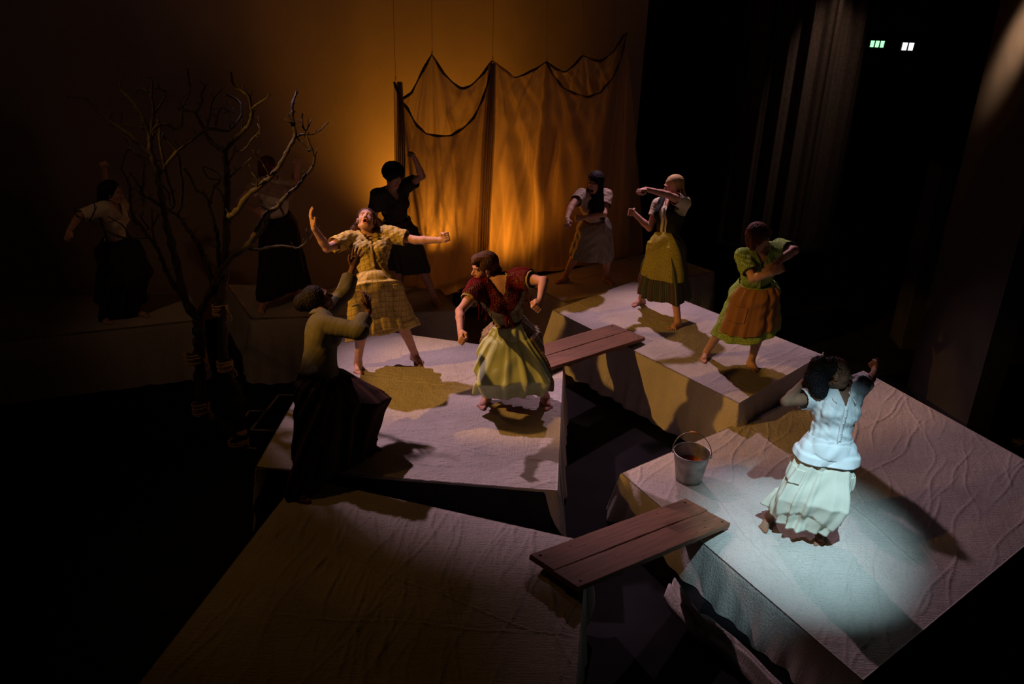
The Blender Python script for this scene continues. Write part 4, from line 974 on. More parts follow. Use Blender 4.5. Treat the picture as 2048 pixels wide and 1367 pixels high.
    for k in (-1, 1):
        e = front & (np.hypot((l-k*.031)/.0155, (u-.001)/.0085) < 1); t[e] = (1.5, 1.7, 1.9)
        e2 = front & (np.hypot(l-k*.031, u-.001) < .0065); t[e2] = (.12, .09, .07)
        br = front & (np.abs(l-k*.032) < .020) & (np.abs(u-.024-.15*(.02-np.abs(np.abs(l)-.03))) < .0048); t[br] = (.3, .22, .2)
    for k in 'RL':
        e = np.linalg.norm(vs-A['to'+k], axis=1) < .05; t[e] *= (1.0, .85, .8)
    return meshobj('body', vs, fc, skin, parent, tint=t)

GRID = []
def garment(name, j, parent, mat, b=1.0, inf=.014, sleeve=.6, sl_flare=.016, hem=-.12, neck='v', wr=.004, h=.006, extra=None, uvs=1.0, cutfn=None, bust=1.0, sleeve_r=0, puff=0, cape=False, flare=0):
    """cloth shell that follows the torso and upper arms"""
    A, s, up, lat, f, pu, pl_, pf, F_, L_, U_ = frame_of(j); pel, nk = A['pel'], A['neck']
    pts = np.array([A[k] for k in ('pel', 'neck', 'shL', 'shR', 'elL', 'elR', 'wrL', 'wrR')]); fd = Field(pts.min(0)-.3, pts.max(0)+.2, h)
    torso(fd, A, s, up, lat, f, pu, pl_, pf, b, inf, bust)
    if flare: fd.cap(pel+(nk-pel)*.45, pel+(nk-pel)*hem, .115*s*b, (.15+flare)*s*b, .04, sq=(N(pf), .78), inf=inf*.6)
    bb = .6+.4*b
    for k in 'RL':
        S, E, W = A['sh'+k], A['el'+k], A['wr'+k]
        if sleeve > 0:
            sv = min(sleeve, 1.0); Q = S+(E-S)*sv; r1 = (.047+(.036-.047)*sv)*s*bb
            fd.cap(S, Q+N(E-S)*.03, .049*s*bb, r1, .012, inf=inf+sl_flare*.35+sleeve_r*.25)
            if puff: fd.ell(S+(E-S)*.28, (.07*s, .068*s, .075*s), (lat, f, up), .02, inf=puff)
            if sleeve > 1: fd.cap(E, E+(W-E)*(sleeve-1+.08), .038*s*bb, .034*s, .015, inf=inf+sl_flare*.5+sleeve_r*.3)
    if extra: extra(fd, A, s, up, lat, f, pu, pl_, pf)
    X, Y, Z = fd.grid(); GRID[:] = [X, Y, Z]
    if wr:
        rs = np.random.RandomState(int(s*1000)+len(name)); n = 0
        for i in range(5):
            k = rs.normal(size=3)*(30+22*i); k2 = rs.normal(size=3)*14
            ph = rs.rand()*6; n = n+np.sin(X*k[0]+Y*k[1]+Z*k[2]+ph+1.5*np.sin(X*k2[0]+Y*k2[1]+Z*k2[2]))/(1+.45*i)
        fd.F += (wr*.55*n).astype(np.float32)
    Xc = fd.cutfield()
    def half(p, n): return ((X-p[0])*n[0]+(Y-p[1])*n[1]+(Z-p[2])*n[2]).astype(np.float32)
    hp = pel+(nk-pel)*hem; np.maximum(Xc, -half(hp, N(up+pu)) if True else 0, out=Xc)
    # sleeves: cut beyond the cuff, only near the arm
    for k in 'RL':
        S, E, W = A['sh'+k], A['el'+k], A['wr'+k]
        if sleeve > 0:
            if sleeve <= 1: Q = S+(E-S)*sleeve; n = N(E-S); far = half(Q, n)
            else: Q = E+(W-E)*(sleeve-1); n = N(W-E); far = half(Q, n)
            near = np.sqrt((X-Q[0])**2+(Y-Q[1])**2+(Z-Q[2])**2)-(.125 if sleeve <= 1 else .09); np.maximum(Xc, np.minimum(far, -near).astype(np.float32), out=Xc)
        else:
            Q = S-lat*(.035 if k == 'L' else -.035)*s; n = lat*(1 if k == 'L' else -1); far = half(Q, n); near = np.sqrt((X-S[0])**2+(Y-S[1])**2+(Z-S[2])**2)-.16; np.maximum(Xc, np.minimum(far, -near).astype(np.float32), out=Xc)
    c = nk+up*.035*s; dn = (.062*s-np.sqrt((X-c[0])**2+(Y-c[1])**2+(Z-c[2])**2)).astype(np.float32); np.maximum(Xc, dn, out=Xc)
    dnk = np.sqrt((X-nk[0])**2+(Y-nk[1])**2+(Z-nk[2])**2); np.maximum(Xc, np.minimum(half(nk+up*.06*s, up), .10*s-dnk).astype(np.float32), out=Xc)
    if neck == 'v':
        a = half(nk, f); l = np.abs(half(nk, lat)); u = half(nk, up); dv = np.minimum(a-.0, np.minimum(.047*s-l+.45*(u), .14*s+u)); np.maximum(Xc, np.minimum(dv, .2).astype(np.float32), out=Xc)
    if cutfn: cutfn(Xc, half, A, s, up, lat, f)
    vs, fc = fd.mesh(); q = vs-pel; uv = np.stack([q@lat+.35*(q@f), q@up], 1)*uvs
    o = meshobj(name, vs, fc, mat, parent, uv=uv); solid(o, .004, .5); return o

def skirt(name, j, parent, mat, wz=.13, wr_=(.122, .095), npl=14, amp=.05, t0=0, t1=1.0, arc=None, off=0, b=1.0, seed=0, pw=.55, gather=0, hemw=.012, nu=260, nv=70, hscale=1.0, sharp=0, zt=None):
    A, s, up, lat, f, pu, pl_, pf, F_, L_, U_ = frame_of(j); hm, hM, hm2 = [V(*p) for p in j['hem']]
    wc = A['pel']+(A['neck']-A['pel'])*wz/.49*.9; WA = N(lat+pl_)*wr_[0]*s*b; WB = N(f+pf)*wr_[1]*s*b
    if hM@WA < 0: hM = -hM
    if hm2@WB < 0: hm2 = -hm2
    hM = hM*hscale; hm2 = hm2*hscale; hip = A['pel']-V(0, 0, .02); r = random.Random(seed)
    fr = [(npl, r.uniform(0, 6), 1), (npl+5, r.uniform(0, 6), .5), (max(3, npl//2), r.uniform(0, 6), .5), (npl*2+1, r.uniform(0, 6), .22)]
    if arc: p0, p1 = [math.radians(x) for x in arc]
    else: p0, p1 = 0, 2*PI
    nu = 260 if arc else nu; ph = np.linspace(0, 2*PI, nu+1)
    pick = np.flatnonzero((ph >= p0-.02) & (ph <= p1+.02)) if arc else np.arange(nu+1)
    vs = []; uv = []; ln = np.linalg.norm(hm-wc); prof = []; rings = []; hold = []
    for jv in range(nv+1):
        t = t0+(t1-t0)*jv/nv; c = wc*(1-t)**2+2*(hip*.35+(wc*.3+hm*.35))*t*(1-t)+hm*t*t; g = min(1, t)**pw
        hipb = math.exp(-((t-.22)/.16)**2)*.035*s*b
        a = WA*(1-g)+hM*g; bb = WB*(1-g)+hm2*g; a = a*(1+hipb/np.linalg.norm(a)*.8); bb = bb*(1+hipb/np.linalg.norm(bb)*.8)
        fo = sum(w_*np.sin(n*ph+q+.5*math.sin(t*3)) for n, q, w_ in fr)/1.4
        if sharp: fo = np.sign(fo)*np.abs(fo)**.7
        fac = 1+(amp*t**.8+gather*(.35+math.exp(-((t-.05)/.12)**2)))*fo
        rad = np.cos(ph)[:, None]*a+np.sin(ph)[:, None]*bb; R_ = np.linalg.norm(rad, axis=1); rn = rad/R_[:, None]
        Rb = R_.copy()
        if t < .75:      # and by the hips
            q0 = A['pel']-c; nn_ = N(np.cross(a, bb)); dp = q0@nn_; q0 = q0-nn_*dp; k_ = max(0, 1-(dp/(.15*s))**2)**.5
            if k_ > 0:
                ro = k_*s*b*np.hypot(.150*(rn@N(a)), .122*(rn@N(bb)))+.008; bq = rn@q0; dq = ro*ro-q0@q0+bq*bq; R_ = np.maximum(R_, np.where(dq > 0, bq+np.sqrt(np.maximum(dq, 0)), 0))
        if t > .04:      # every point of thigh and shin stays inside
            n_ = N(np.cross(a, bb))
            for k in 'RL':
                for q0_, q1_, ra_, rb_, ns_ in ((A['hip'+k], A['kn'+k], .088, .062, 12), (A['kn'+k], A['an'+k], .060, .045, 7)):
                    for x in np.linspace(0, 1, ns_):
                        q0 = q0_+(q1_-q0_)*x-c; dp = q0@n_; r2 = ((ra_+(rb_-ra_)*x)*(.5+.5*b)*s+.012)**2-dp*dp
                        if r2 <= 0: continue
                        q0 = q0-n_*dp; bq = rn@q0; dq = r2-q0@q0+bq*bq; R_ = np.maximum(R_, np.where(dq > 0, bq+np.sqrt(np.maximum(dq, 0)), 0))
        if t > .12:      # cloth is held out by the legs inside it
            n_ = N(np.cross(a, bb)); lp = []
            for k in 'RL':
                H_, K_, A_ = A['hip'+k], A['kn'+k], A['an'+k]
                for q0, q1, r0_, r1_ in ((H_, K_, .10, .068), (K_, A_, .068, .055)):
                    d0_, d1_ = (q0-c)@n_, (q1-c)@n_
                    if d0_*d1_ <= 0 and abs(d0_-d1_) > 1e-6: x = d0_/(d0_-d1_); ob = min(1.9, 1/max(.3, abs(N(q1-q0)@n_))); lp.append((q0+(q1-q0)*x, (r0_+(r1_-r0_)*x)*(.5+.5*b)*s*ob)); break
            if len(lp) == 2:
                for x in np.linspace(0, 1, 9):
                    q0 = lp[0][0]*(1-x)+lp[1][0]*x-c; ro = lp[0][1]*(1-x)+lp[1][1]*x+.012; bq = rn@q0; dq = ro*ro-q0@q0+bq*bq
                    R_ = np.maximum(R_, np.where(dq > 0, bq+np.sqrt(np.maximum(dq, 0)), 0))
            elif len(lp) == 1:
                q0 = lp[0][0]-c; ro = lp[0][1]+.012; bq = rn@q0; dq = ro*ro-q0@q0+bq*bq; R_ = np.maximum(R_, np.where(dq > 0, bq+np.sqrt(np.maximum(dq, 0)), 0))
            for _ in range(10): R_ = .5*R_+.25*(np.roll(R_, 1)+np.roll(R_, -1))
        prof.append(R_); hold.append(R_ > Rb*1.002)
        rings.append((c, rn, fac, t))
    prof = np.array(prof)
    for _ in range(6): prof[1:-1] = np.maximum(prof[1:-1], .5*prof[1:-1]+.25*(prof[2:]+prof[:-2])); prof[-1] = np.maximum(prof[-1], prof[-2]*.985)
    for i in range(1, len(prof)): prof[i] = np.maximum(prof[i], prof[i-1]*.988**(70/nv))   # cloth falls straight from its widest point
    for (c, rn, fac, t), R_, hd_ in zip(rings, prof, hold):
        p = c+rn*(R_*np.where(hd_, np.maximum(fac, 1-.25*(1-fac))+.35*np.maximum(0, fac-1), fac)+.006*hd_+off)[:, None]; p[:, 2] += hemw*t*np.sin(3*ph+seed)
        wv = .004*np.sin(t*23+4*np.sin(ph*3+seed)+seed); p += rn*wv[:, None]
        vs.append(p[pick]); uv.append(np.stack([ph/(2*PI)*1.9, np.full(nu+1, t*ln)], 1)[pick])
    vs = np.concatenate(vs); uv = np.concatenate(uv); nu = len(pick)-1
    fs = np.array([(q*(nu+1)+i, q*(nu+1)+i+1, (q+1)*(nu+1)+i+1, (q+1)*(nu+1)+i) for q in range(nv) for i in range(nu)])
    if not arc:
        W_ = nu+1; fs = np.array([(q*W_+i, q*W_+(i+1) % nu, (q+1)*W_+(i+1) % nu, (q+1)*W_+i) for q in range(nv) for i in range(nu)])
    o = meshobj(name, vs, fs, mat, parent, uv=uv); solid(o, .004, 1); return o

def hair(j, parent, mat, prims, h=.005, curl=0, strand=.003, name='hair'):
    A, s, up, lat, f, pu, pl_, pf, F_, L_, U_ = frame_of(j); hc = A['head']; H = lambda a, l, u: hc+(F_*a+L_*l+U_*u)*s
    D = V(0, 0, -1); P = []
    for q in prims:
        if q[0] == 'e': P.append(('e', H(*q[1]), [x*s for x in q[2]], q[3] if len(q) > 3 else .015))
        elif q[0] == 'c': P.append(('c', H(*q[1]), H(*q[2]), q[3]*s, q[4]*s, q[5] if len(q) > 5 else .015))
        elif q[0] == 'd': # hanging lock: start point in head frame, world offset
            a = H(*q[1]); b_ = a+(D*q[2]+lat*q[3]+f*q[4])*s; P.append(('c', a, b_, q[5]*s, q[6]*s, .015))
    pts = np.array([p[1] for p in P]+[p[2] for p in P if p[0] == 'c']+[hc]); fd = Field(pts.min(0)-.17, pts.max(0)+.17, h)
    for p in P:
        if p[0] == 'e': fd.ell(p[1], p[2], (F_, L_, U_), p[3])
        else: fd.cap(p[1], p[2], p[3], p[4], p[5])
    X, Y, Z = fd.grid()
    if curl:
        k = 2*PI/.028; n = np.sin(X*k+1.5*np.sin(Z*k*.6))*np.sin(Y*k+1.2*np.sin(X*k*.5))*np.sin(Z*k+1.3*np.sin(Y*k*.7))
        n = n+.5*np.sin(X*k*2.1+Y*k)*np.sin(Z*k*1.9-Y*k*.7); fd.F += (curl*n).astype(np.float32)
    if strand: fd.F += (strand*np.sin((X*lat[0]+Y*lat[1])*420+3*np.sin(Z*16+Y*20))*.6+strand*.5*np.sin((X*f[0]+Y*f[1])*300+2*np.sin(Z*22))).astype(np.float32)
    # keep the face clear
    fc_ = H(.085, 0, -.035); r = (.055*s, .062*s, .085*s); fd.ell(fc_, r, (F_, L_, U_), .01, 'sub')
    for q in prims:
        if q[0] == 'x': fd.ell(H(*q[1]), [x*s for x in q[2]], (F_, L_, U_), .01, 'sub')
    vs, f_ = fd.mesh(); return meshobj(name, vs, f_, mat, parent)
CAP = [('e', (-.026, 0, .036), (.100, .084, .093), .01)]
def on_torso(j, z, side=0, out=.0):   # a point on the front of the chest
    A, s, up, lat, f, pu, pl_, pf, F_, L_, U_ = frame_of(j); return A['pel']+(A['neck']-A['pel'])*z+lat*side*s+f*(.12+out)*s
def placket(j, parent, mat, z0, z1, name='placket', w=.016, out=.0, b=1.0, n=12, nb=4, bm=None):
    A, s, up, lat, f, pu, pl_, pf, F_, L_, U_ = frame_of(j); pts = []
    for i in range(n):
        z = z0+(z1-z0)*i/(n-1); c = A['pel']+(A['neck']-A['pel'])*z; r = (.122 if z > .5 else .115+.02*abs(z-.45))*s*b+out; r += .012*math.exp(-((z-.66)/.12)**2)
        pts.append(c+f*r)
    vs = []
    for p in pts: vs += [p-lat*w, p+lat*w]
    o = meshobj(name, vs, [(2*i, 2*i+1, 2*i+3, 2*i+2) for i in range(n-1)], mat, parent); solid(o, .004, 1)
    for i in range(nb):
        p = pts[int((i+.5)*n/nb)]+f*.005; m = MB(); m.ball(p, .006, 6); m.build('button', bm or mat, o)
    return o
def collar(j, parent, mat, sz=1.0):
    A, s, up, lat, f, pu, pl_, pf, F_, L_, U_ = frame_of(j); nk = A['neck']; n = 40; vs = []
    for i in range(n+1):
        th = math.radians(-90-150+300*i/n) ; th = PI/2+math.radians(28)+math.radians(304)*i/n
        d = lat*math.cos(th)*.066+f*math.sin(th)*.062; fr_ = max(0, math.sin(th)); 
        base = nk+up*.022*s+d*s-up*.055*fr_*s; tip = 1+.9*math.exp(-((i/n)/.07)**2)+.9*math.exp(-((1-i/n)/.07)**2)
        e_ = base+(N(d)*.042-up*.030)*s*sz*tip*.8
        vs += [base, base+(N(d)*.012+up*.014)*s, e_+up*.012, e_]
    fs = [(4*i+k, 4*i+k+1, 4*i+k+5, 4*i+k+4) for i in range(n) for k in range(3)]
    o = meshobj('collar', vs, fs, mat, parent); solid(o, .004); return o
SK = {'pale': skin_mat('skin_pale', (.62, .36, .27)), 'rosy': skin_mat('skin_rosy', (.60, .32, .24)), 'brown': skin_mat('skin_brown', (.25, .13, .08)), 'deep': skin_mat('skin_deep', (.17, .085, .05)), 'tan': skin_mat('skin_tan', (.46, .27, .19))}
HR = {'dark': hair_mat('hair_dark', (.035, .02, .015)), 'brown': hair_mat('hair_brown', (.10, .05, .03)), 'auburn': hair_mat('hair_auburn', (.11, .035, .02)), 'blonde': hair_mat('hair_blonde', (.50, .34, .16)), 'black': hair_mat('hair_black', (.014, .012, .014))}
def person(key, label):
    j = G['J'][key]; a = (V(*j['anL'])+V(*j['anR']))/2; e = empty('person', (a[0], a[1], min(j['anL'][2], j['anR'][2])-.075)); tag(e, label, 'person'); return j, e

# --- woman in the yellow plaid dress
j, e = person('plaid', 'person in yellow plaid dress leaning back, mouth wide open, both arms flung out')
M['plaid'] = plaid_mat('yellow_plaid', (.62, .47, .12), (.29, .20, .07), (.70, .60, .32), .052)
build_body(j, e, SK['pale'], .8, True, 1.0, ('open', 'fist'))
g = garment('dress_top', j, e, M['plaid'], 1.03, .016, .68, .03, .12, 'v', .005, puff=.0, sleeve_r=.012)
collar(j, g, M['plaid'], 1.1); placket(j, g, M['plaid'], .22, .80, nb=5)
g = skirt('dress_skirt', j, e, M['plaid'], .13, (.132, .108), 13, .08, seed=3, pw=.75, hemw=.02)
for k, (a0, a1) in enumerate(((35, 62), (118, 145))): skirt('pocket', j, g, M['plaid'], .13, (.132, .108), 13, .08, seed=3, pw=.75, t0=.30, t1=.52, arc=(a0, a1), off=.012, nu=24, nv=14)
hair(j, e, HR['brown'], CAP+[('e', (-.06, 0, .01), (.07, .078, .10)), ('c', (-.03, -.07, -.02), (-.09, -.10, -.06), .035, .038), ('c', (-.03, .07, -.02), (-.08, .09, -.06), .03, .032), ('d', (-.07, -.095, -.05), .20, -.02, .10, .042, .036), ('d', (-.09, -.08, -.07), .34, .0, .13, .036, .018), ('d', (-.06, -.11, -.06), .27, -.03, .09, .036, .02), ('d', (-.07, .09, -.05), .16, .01, .09, .034, .03), ('d', (-.09, .085, -.06), .26, .02, .13, .030, .014), ('d', (-.07, 0, -.04), .22, 0, -.02, .05, .03)], curl=.004, strand=.004)

# --- woman in the burgundy shawl
j, e = person('shawl', 'person in burgundy net shawl and pale green apron, fists clenched low')
M['gp'] = plaid_mat('olive_plaid', (.42, .36, .16), (.24, .16, .09), (.55, .48, .28), .055); M['lg'] = plain('pale_green_cotton', (.50, .58, .33), .85, .1, 10, .08); M['bp'] = plaid_mat('brown_plaid', (.30, .21, .13), (.17, .11, .07), (.46, .38, .26), .06)
build_body(j, e, SK['rosy'], .8, False)
g = garment('blouse', j, e, M['gp'], 1.06, .016, .55, .03, .10, 'v', .005, sleeve_r=.01); collar(j, g, M['gp'], 1.2); placket(j, g, M['gp'], .2, .78, nb=4)
skirt('plaid_skirt', j, e, M['bp'], .12, (.13, .105), 21, .10, seed=5, pw=.7)
skirt('apron', j, e, M['lg'], .12, (.13, .105), 21, .10, t0=.0, t1=1.0, arc=(52, 150), off=.018, seed=5, pw=.7)
mrn = plain('burgundy_yarn', (.16, .012, .016), .9, .1, 60, .3, .4)
def shawl_cut(Xc, half, A, s, up, lat, f):
    a = half(A['neck'], f); u = half(A['neck'], up); l = np.abs(half(A['neck'], lat)); d = np.maximum(-(u+.30*s-.55*np.minimum(l, .2)), -9)
    for q_ in (A['elL'], A['elR']): np.maximum(Xc, np.minimum(.15-np.sqrt(sum((g_-c_)**2 for g_, c_ in zip(GRID, q_))), .1).astype(np.float32), out=Xc)
    np.maximum(Xc, (-(u+.15*s)+np.where(a > 0, -.9*(.13*s-l), -.6*(.2*s-l))).astype(np.float32), out=Xc)
g = garment('net_shawl', j, e, mrn, 1.1, .030, .50, .03, .25, 'v', .006, h=.0175, cutfn=shawl_cut, sleeve_r=.02)
g.modifiers.clear(); m_ = g.modifiers.new('net', 'WIREFRAME'); m_.thickness = .0085; m_.use_replace = True; m_.use_even_offset = False
A, s, up, lat, f, *_ = frame_of(j)
m = MB()
for sx, c1, c2 in ((-1, (.07, .085), (.0, .12)), (1, (.075, .085), (-.005, .125))):
    p = [A['neck']+lat*sx*.10+f*.06-up*.02, A['neck']+lat*sx*.075+f*.125-up*.13, A['neck']+lat*sx*.02+f*.15-up*.24, A['neck']+lat*(-sx)*.015+f*.15-up*.30, A['neck']+lat*(-sx)*.03+f*.14-up*.40]
    m.tube(cat(p, 6), [.022-.0004*i for i in range(len(cat(p, 6)))], 8)
tag(m.build('shawl_knot', mrn, g), None)
r = random.Random(4)
for i in range(34):
    sx = r.choice((-1, 1)); p = A['neck']+lat*sx*r.uniform(.1, .26)+f*r.uniform(-.1, .12)-up*r.uniform(.12, .2); m = MB(); L = r.uniform(.07, .16)
    m.tube([p, p+V(r.uniform(-.01, .01), 0, -L*.5), p+V(r.uniform(-.02, .02), 0, -L)], .0032, 5); m.build('fringe', mrn, g)
hair(j, e, HR['auburn'] if False else HR['brown'], CAP+[('e', (-.03, 0, .035), (.107, .090, .100)), ('e', (.03, .0, .095), (.065, .06, .035)), ('c', (.06, .02, .085), (.09, .03, .08), .03, .022), ('c', (-.07, 0, .02), (-.12, 0, -.06), .055, .03), ('c', (-.12, 0, -.06), (-.14, 0, -.2), .032, .018)], curl=.0015, strand=.003)

# --- blonde woman in black vest
j, e = person('blonde', 'person with blonde hair, black vest and olive apron, one arm across at face height')
M['cream'] = plain('cream_cotton', (.66, .58, .42), .85, .1, 12, .08); M['vest'] = plain('black_wool', (.022, .022, .024), .9, .1, 20, .2); M['oa'] = print_mat('olive_print', (.22, .20, .035), (.38, .34, .09), 75, .36)
M['ds'] = stripe_mat('dark_stripes', [(.040, .045, .035), ((.10, .045, .03), 0, .18), ((.13, .11, .07), .02, .09), ((.05, .07, .05), .045, .2)], .075)
build_body(j, e, SK['rosy'], .8, False, .96)
g = garment('blouse', j, e, M['cream'], 1.0, .013, .50, .03, .10, 'v', .004, sleeve_r=.012); collar(j, g, M['cream'], 1.0); placket(j, g, M['cream'], .25, .8, nb=4, out=.006)
def vest_cut(Xc, half, A, s, up, lat, f):
    a = half(A['neck'], f); l = half(A['neck'], lat); np.maximum(Xc, np.minimum(a+.01, .045*s-np.abs(l-.0)).astype(np.float32), out=Xc)
garment('vest', j, e, M['vest'], 1.04, .026, 0, 0, .02, 'v', .003, cutfn=vest_cut)
skirt('striped_skirt', j, e, M['ds'], .12, (.125, .10), 15, .075, seed=11, pw=.75)
skirt('apron', j, e, M['oa'], .13, (.13, .105), 6, .05, t0=0, t1=.70, arc=(45, 172), off=.016, seed=11, pw=.75)
hair(j, e, HR['blonde'], [('e', (-.026, 0, .036), (.103, .085, .094), .01), ('c', (-.10, 0, -.01), (-.115, 0, -.10), .03, .022), ('c', (-.115, 0, -.10), (-.12, .01, -.2), .024, .012)], curl=0, strand=.0025)

# --- woman in the green dotted dress
j, e = person('green', 'person in green patterned dress and gathered brown apron, forearms crossed, short auburn hair')
M['gd'] = print_mat('green_print', (.17, .28, .05), (.36, .46, .17), 52, .34); M['ba'] = stripe_mat('brown_check', [(.30, .15, .06), ((.20, .09, .035), 0, .5)], .012)
build_body(j, e, SK['tan'], .8, True, 1.22, ('fist', 'fist'))
g = garment('dress_top', j, e, M['gd'], 1.26, .016, .72, .03, .1, 'v', .005, sleeve_r=.012); collar(j, g, M['gd'], 1.1); placket(j, g, M['gd'], .25, .8, nb=4, b=1.2)
skirt('dress_skirt', j, e, M['gd'], .12, (.165, .135), 9, .05, seed=13, pw=.7)
g = skirt('apron', j, e, M['ba'], .12, (.168, .138), 15, .05, t0=0, t1=.86, arc=(28, 152), off=.016, seed=13, pw=.7, gather=.03)
skirt('pocket', j, g, M['ba'], .12, (.168, .138), 15, .05, t0=.32, t1=.62, arc=(100, 135), off=.026, seed=13, pw=.7, nu=30, nv=16)
hair(j, e, HR['auburn'], CAP+[('e', (-.03, 0, .03), (.115, .108, .105)), ('c', (.05, -.07, .06), (.03, -.085, -.02), .03, .026), ('c', (.05, .07, .06), (.03, .085, -.02), .03, .026), ('d', (-.02, .075, -.02), .08, .0, 0, .036, .026), ('d', (-.02, -.075, -.02), .08, .0, 0, .040, .028), ('d', (-.08, 0, -.02), .09, 0, 0, .06, .04), ('c', (.055, .04, .075), (.07, -.045, .07), .026, .024)], curl=.005, strand=.003)

# --- woman in white under the cool spotlight
j, e = person('white', 'person in white shirt and long cream skirt in the cool light pool, fists raised')
M['ws'] = plain('white_linen', (.66, .68, .70), .85, .1, 14, .04, .3); M['cs'] = plain('ivory_cotton', (.68, .66, .56), .85, .1, 10, .04, .2)
build_body(j, e, SK['brown'], .42, False, .98)
g = garment('shirt', j, e, M['ws'], 1.03, .022, .48, .03, .08, 'v', .0075, flare=.004, sleeve_r=.008, bust=.7); collar(j, g, M['ws'], 1.35); placket(j, g, M['ws'], .2, .8, nb=5, out=.018)
skirt('shirt_tail', j, g, M['ws'], .13, (.128, .103), 9, .03, seed=17, pw=.9, off=.030, t0=0, t1=.27, hemw=.03, nv=30)
g = skirt('long_skirt', j, e, M['cs'], .10, (.14, .115), 17, .10, seed=17, pw=.8, gather=.012, hemw=.015)
for a0, a1 in ((20, 48), (128, 158)): skirt('pocket', j, g, M['cs'], .10, (.14, .115), 17, .10, seed=17, pw=.8, t0=.34, t1=.50, arc=(a0, a1), off=.014, nu=24, nv=16)
hair(j, e, HR['black'], [('e', (-.028, 0, .030), (.094, .079, .088), .01), ('e', (-.13, -.01, .03), (.075, .08, .08), .03), ('e', (-.14, -.03, -.06), (.085, .09, .09), .03), ('e', (-.11, -.05, -.13), (.07, .08, .07), .03)], curl=.010, strand=.002)
A, s, up, lat, f, pu, pl_, pf, F_, L_, U_ = frame_of(j); m = MB(); c = A['head']+(F_*-.115+U_*.105)*s
for a in (-1, 1): m.tube([c, c+L_*a*.012+U_*.02, c+L_*a*.028+U_*.03], [.007, .010, .004], 6)
m.build('hair_ribbon', M['ws'], e)

# --- curly woman in the dark striped dress, rear
j, e = person('curly', 'person with short dark curls in dark belted dress, one fist raised before the gauze')
M['dd'] = stripe_mat('dark_green_stripe', [(.025, .035, .03), ((.075, .03, .018), 0, .2), ((.04, .06, .05), .03, .15)], .06)
build_body(j, e, SK['tan'], .8, False, 1.0, h=.006)
g = garment('dress_top', j, e, M['dd'], 1.04, .016, .6, .03, .12, 'v', .005, h=.007, sleeve_r=.01); collar(j, g, M['dd'], 1.1); placket(j, g, M['dd'], .25, .8, nb=4)
skirt('dress_skirt', j, e, M['dd'], .13, (.13, .105), 11, .08, seed=19, pw=.6, nu=180, nv=40)
skirt('belt', j, e, plain('brown_belt', (.08, .04, .02), .7, .2), .15, (.132, .108), 5, .0, t0=0, t1=.06, seed=19, off=.008, pw=.6, nu=80, nv=4)
hair(j, e, HR['black'], CAP+[('e', (-.02, 0, .05), (.125, .118, .108)), ('c', (.06, .04, .08), (.06, -.05, .075), .03, .03)], curl=.011, strand=.0)

# --- long-haired woman rear right
j, e = person('backright', 'person with very long dark hair stooping in a grey apron dress before the gauze')
M['gr'] = plain('grey_print', (.34, .27, .22), .85, .1, 30, .25); M['ga'] = plain('grey_apron', (.24, .21, .17), .9, .1, 40, .2)
build_body(j, e, SK['tan'], .95, True, 1.02, h=.006)
garment('dress_top', j, e, M['gr'], 1.05, .016, .55, .03, .1, 'v', .005, h=.007, sleeve_r=.012)
skirt('dress_skirt', j, e, M['gr'], .12, (.13, .11), 9, .05, seed=23, pw=.65, nu=160, nv=40)
skirt('apron', j, e, M['ga'], .12, (.133, .112), 9, .05, t0=0, t1=1.0, arc=(15, 160), off=.014, seed=23, pw=.65, nu=120, nv=40)
hair(j, e, HR['black'], CAP+[('e', (-.03, 0, .03), (.108, .096, .10)), ('d', (.0, .06, -.01), .36, .02, .08, .042, .035), ('d', (.0, -.06, -.01), .34, -.01, .09, .042, .035), ('d', (-.05, .0, -.03), .3, 0, 0, .06, .04), ('d', (.02, .03, -.12), .22, 0, .08, .05, .04)], curl=.002, strand=.004)

# --- woman in the brown skirt reaching up
j, e = person('brown', 'person in grey-green shirt and long dark pleated skirt, reaching for the plaid dress')
M['gs'] = plain('grey_green_linen', (.12, .11, .07), .9, .1, 12, .12, .3); M['bs'] = stripe_mat('dark_brown_stripe', [(.040, .018, .013), ((.085, .035, .022), 0, .16), ((.02, .010, .008), .03, .2)], .07)
build_body(j, e, SK['deep'], .78, False, 1.08, ('open', 'open'))
g = garment('shirt', j, e, M['gs'], 1.12, .018, 1.62, .022, .06, 'none', .0016, flare=.004, sleeve_r=.006)
skirt('shirt_tail', j, g, M['gs'], .12, (.135, .115), 8, .05, seed=29, pw=.9, off=.014, t0=0, t1=.10, hemw=.03, nv=24); collar(j, g, M['gs'], 1.0)
A, s, up, lat, f, *_ = frame_of(j)
for k in 'RL':
    E_, W_ = A['el'+k], A['wr'+k]; d = N(W_-E_); m = MB(); m.tube([E_+(W_-E_)*.52, E_+(W_-E_)*.56, E_+(W_-E_)*.64, E_+(W_-E_)*.68], [.034*s, .044*s, .042*s, .032*s], 18, True); solid(m.build('rolled_cuff', M['gs'], g), .005)
skirt('pleated_skirt', j, e, M['bs'], .10, (.15, .125), 21, .10, seed=29, pw=.7, gather=.02, hemw=.03, sharp=1)
hair(j, e, HR['black'], CAP+[('e', (-.035, 0, .02), (.11, .10, .10)), ('e', (-.12, 0, .04), (.07, .075, .07))], curl=.006, strand=.001)
m = MB()   # thin dark headband knot at the brow
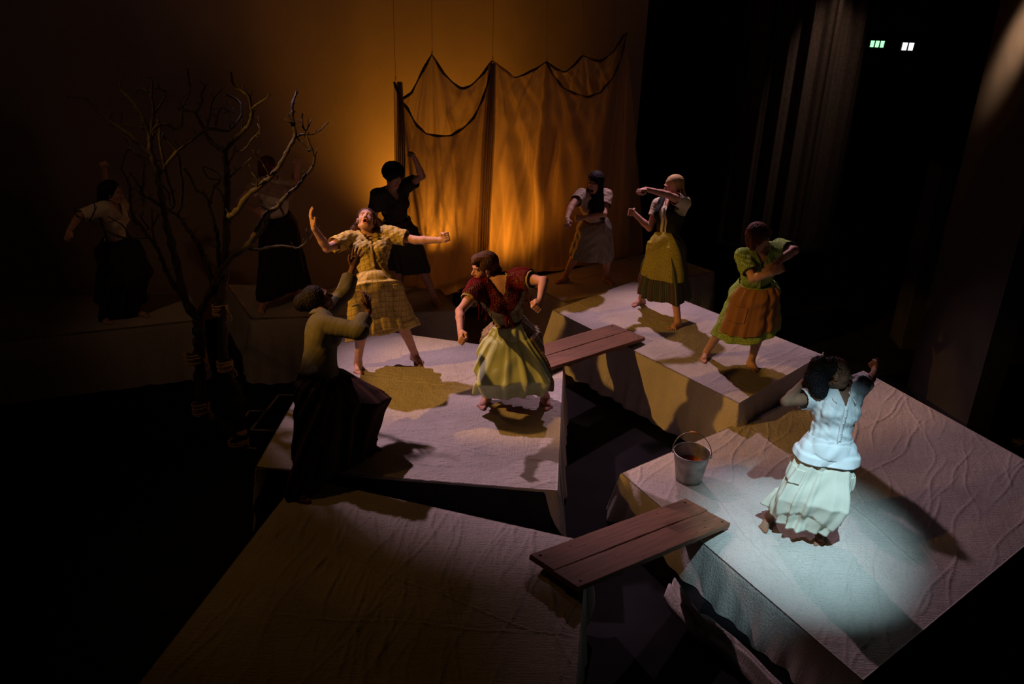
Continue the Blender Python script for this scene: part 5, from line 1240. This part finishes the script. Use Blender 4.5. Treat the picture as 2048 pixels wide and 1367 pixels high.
A, s, up, lat, f, pu, pl_, pf, F_, L_, U_ = frame_of(j)

# --- woman behind the tree
j, e = person('tree', 'person in cream blouse with a crossed shawl and black skirt, seen through the branches')
M['tn'] = plain('tan_shawl', (.36, .25, .17), .9, .1, 20, .15); M['bk'] = stripe_mat('black_brown_stripe', [(.016, .011, .010), ((.035, .015, .010), 0, .2)], .09)
build_body(j, e, SK['rosy'], .8, False, 1.0, h=.006)
garment('blouse', j, e, M['cream'], 1.03, .014, .45, .02, .10, 'none', .004, h=.007, sleeve_r=.008)
def sash(Xc, half, A, s, up, lat, f):
    l = half(A['neck'], lat); u = half(A['neck'], up); d = u+.09*s+(l*.55); np.maximum(Xc, (np.abs(d)-.075*s-.02*np.abs(l)/.2).astype(np.float32), out=Xc)
garment('crossed_shawl', j, e, M['tn'], 1.06, .026, .5, .02, .2, 'none', .007, h=.007, cutfn=sash, sleeve_r=.012)
skirt('black_skirt', j, e, M['bk'], .11, (.135, .11), 12, .07, seed=31, pw=.7, nu=180, nv=40)
hair(j, e, HR['auburn'], CAP+[('d', (-.05, .05, -.02), .13, 0, 0, .045, .03), ('d', (-.05, -.05, -.02), .14, 0, 0, .045, .03), ('d', (-.08, 0, -.02), .15, 0, 0, .055, .04)], curl=.001, strand=.004)

# --- woman in shadow far left
j, e = person('farleft', 'person in deep shadow at far left with long dark hair and one fist overhead')
build_body(j, e, SK['tan'], .8, False, 1.0, h=.0065)
garment('blouse', j, e, M['cream'], 1.03, .014, .9, .02, .10, 'v', .004, h=.008, sleeve_r=.01)
skirt('black_skirt', j, e, M['bk'], .11, (.135, .11), 12, .07, seed=37, pw=.7, nu=160, nv=36)
hair(j, e, HR['black'], CAP+[('e', (-.05, 0, .01), (.11, .10, .10)), ('d', (-.08, .02, -.03), .26, 0, -.05, .075, .05), ('d', (-.08, -.04, -.03), .26, 0, -.04, .07, .05)], curl=.004, strand=.003)
print('scene built in %.1f s' % (time.time()-T0), 'triangles', sum(len(o.data.polygons)*2 for o in bpy.data.objects if o.type == 'MESH'))
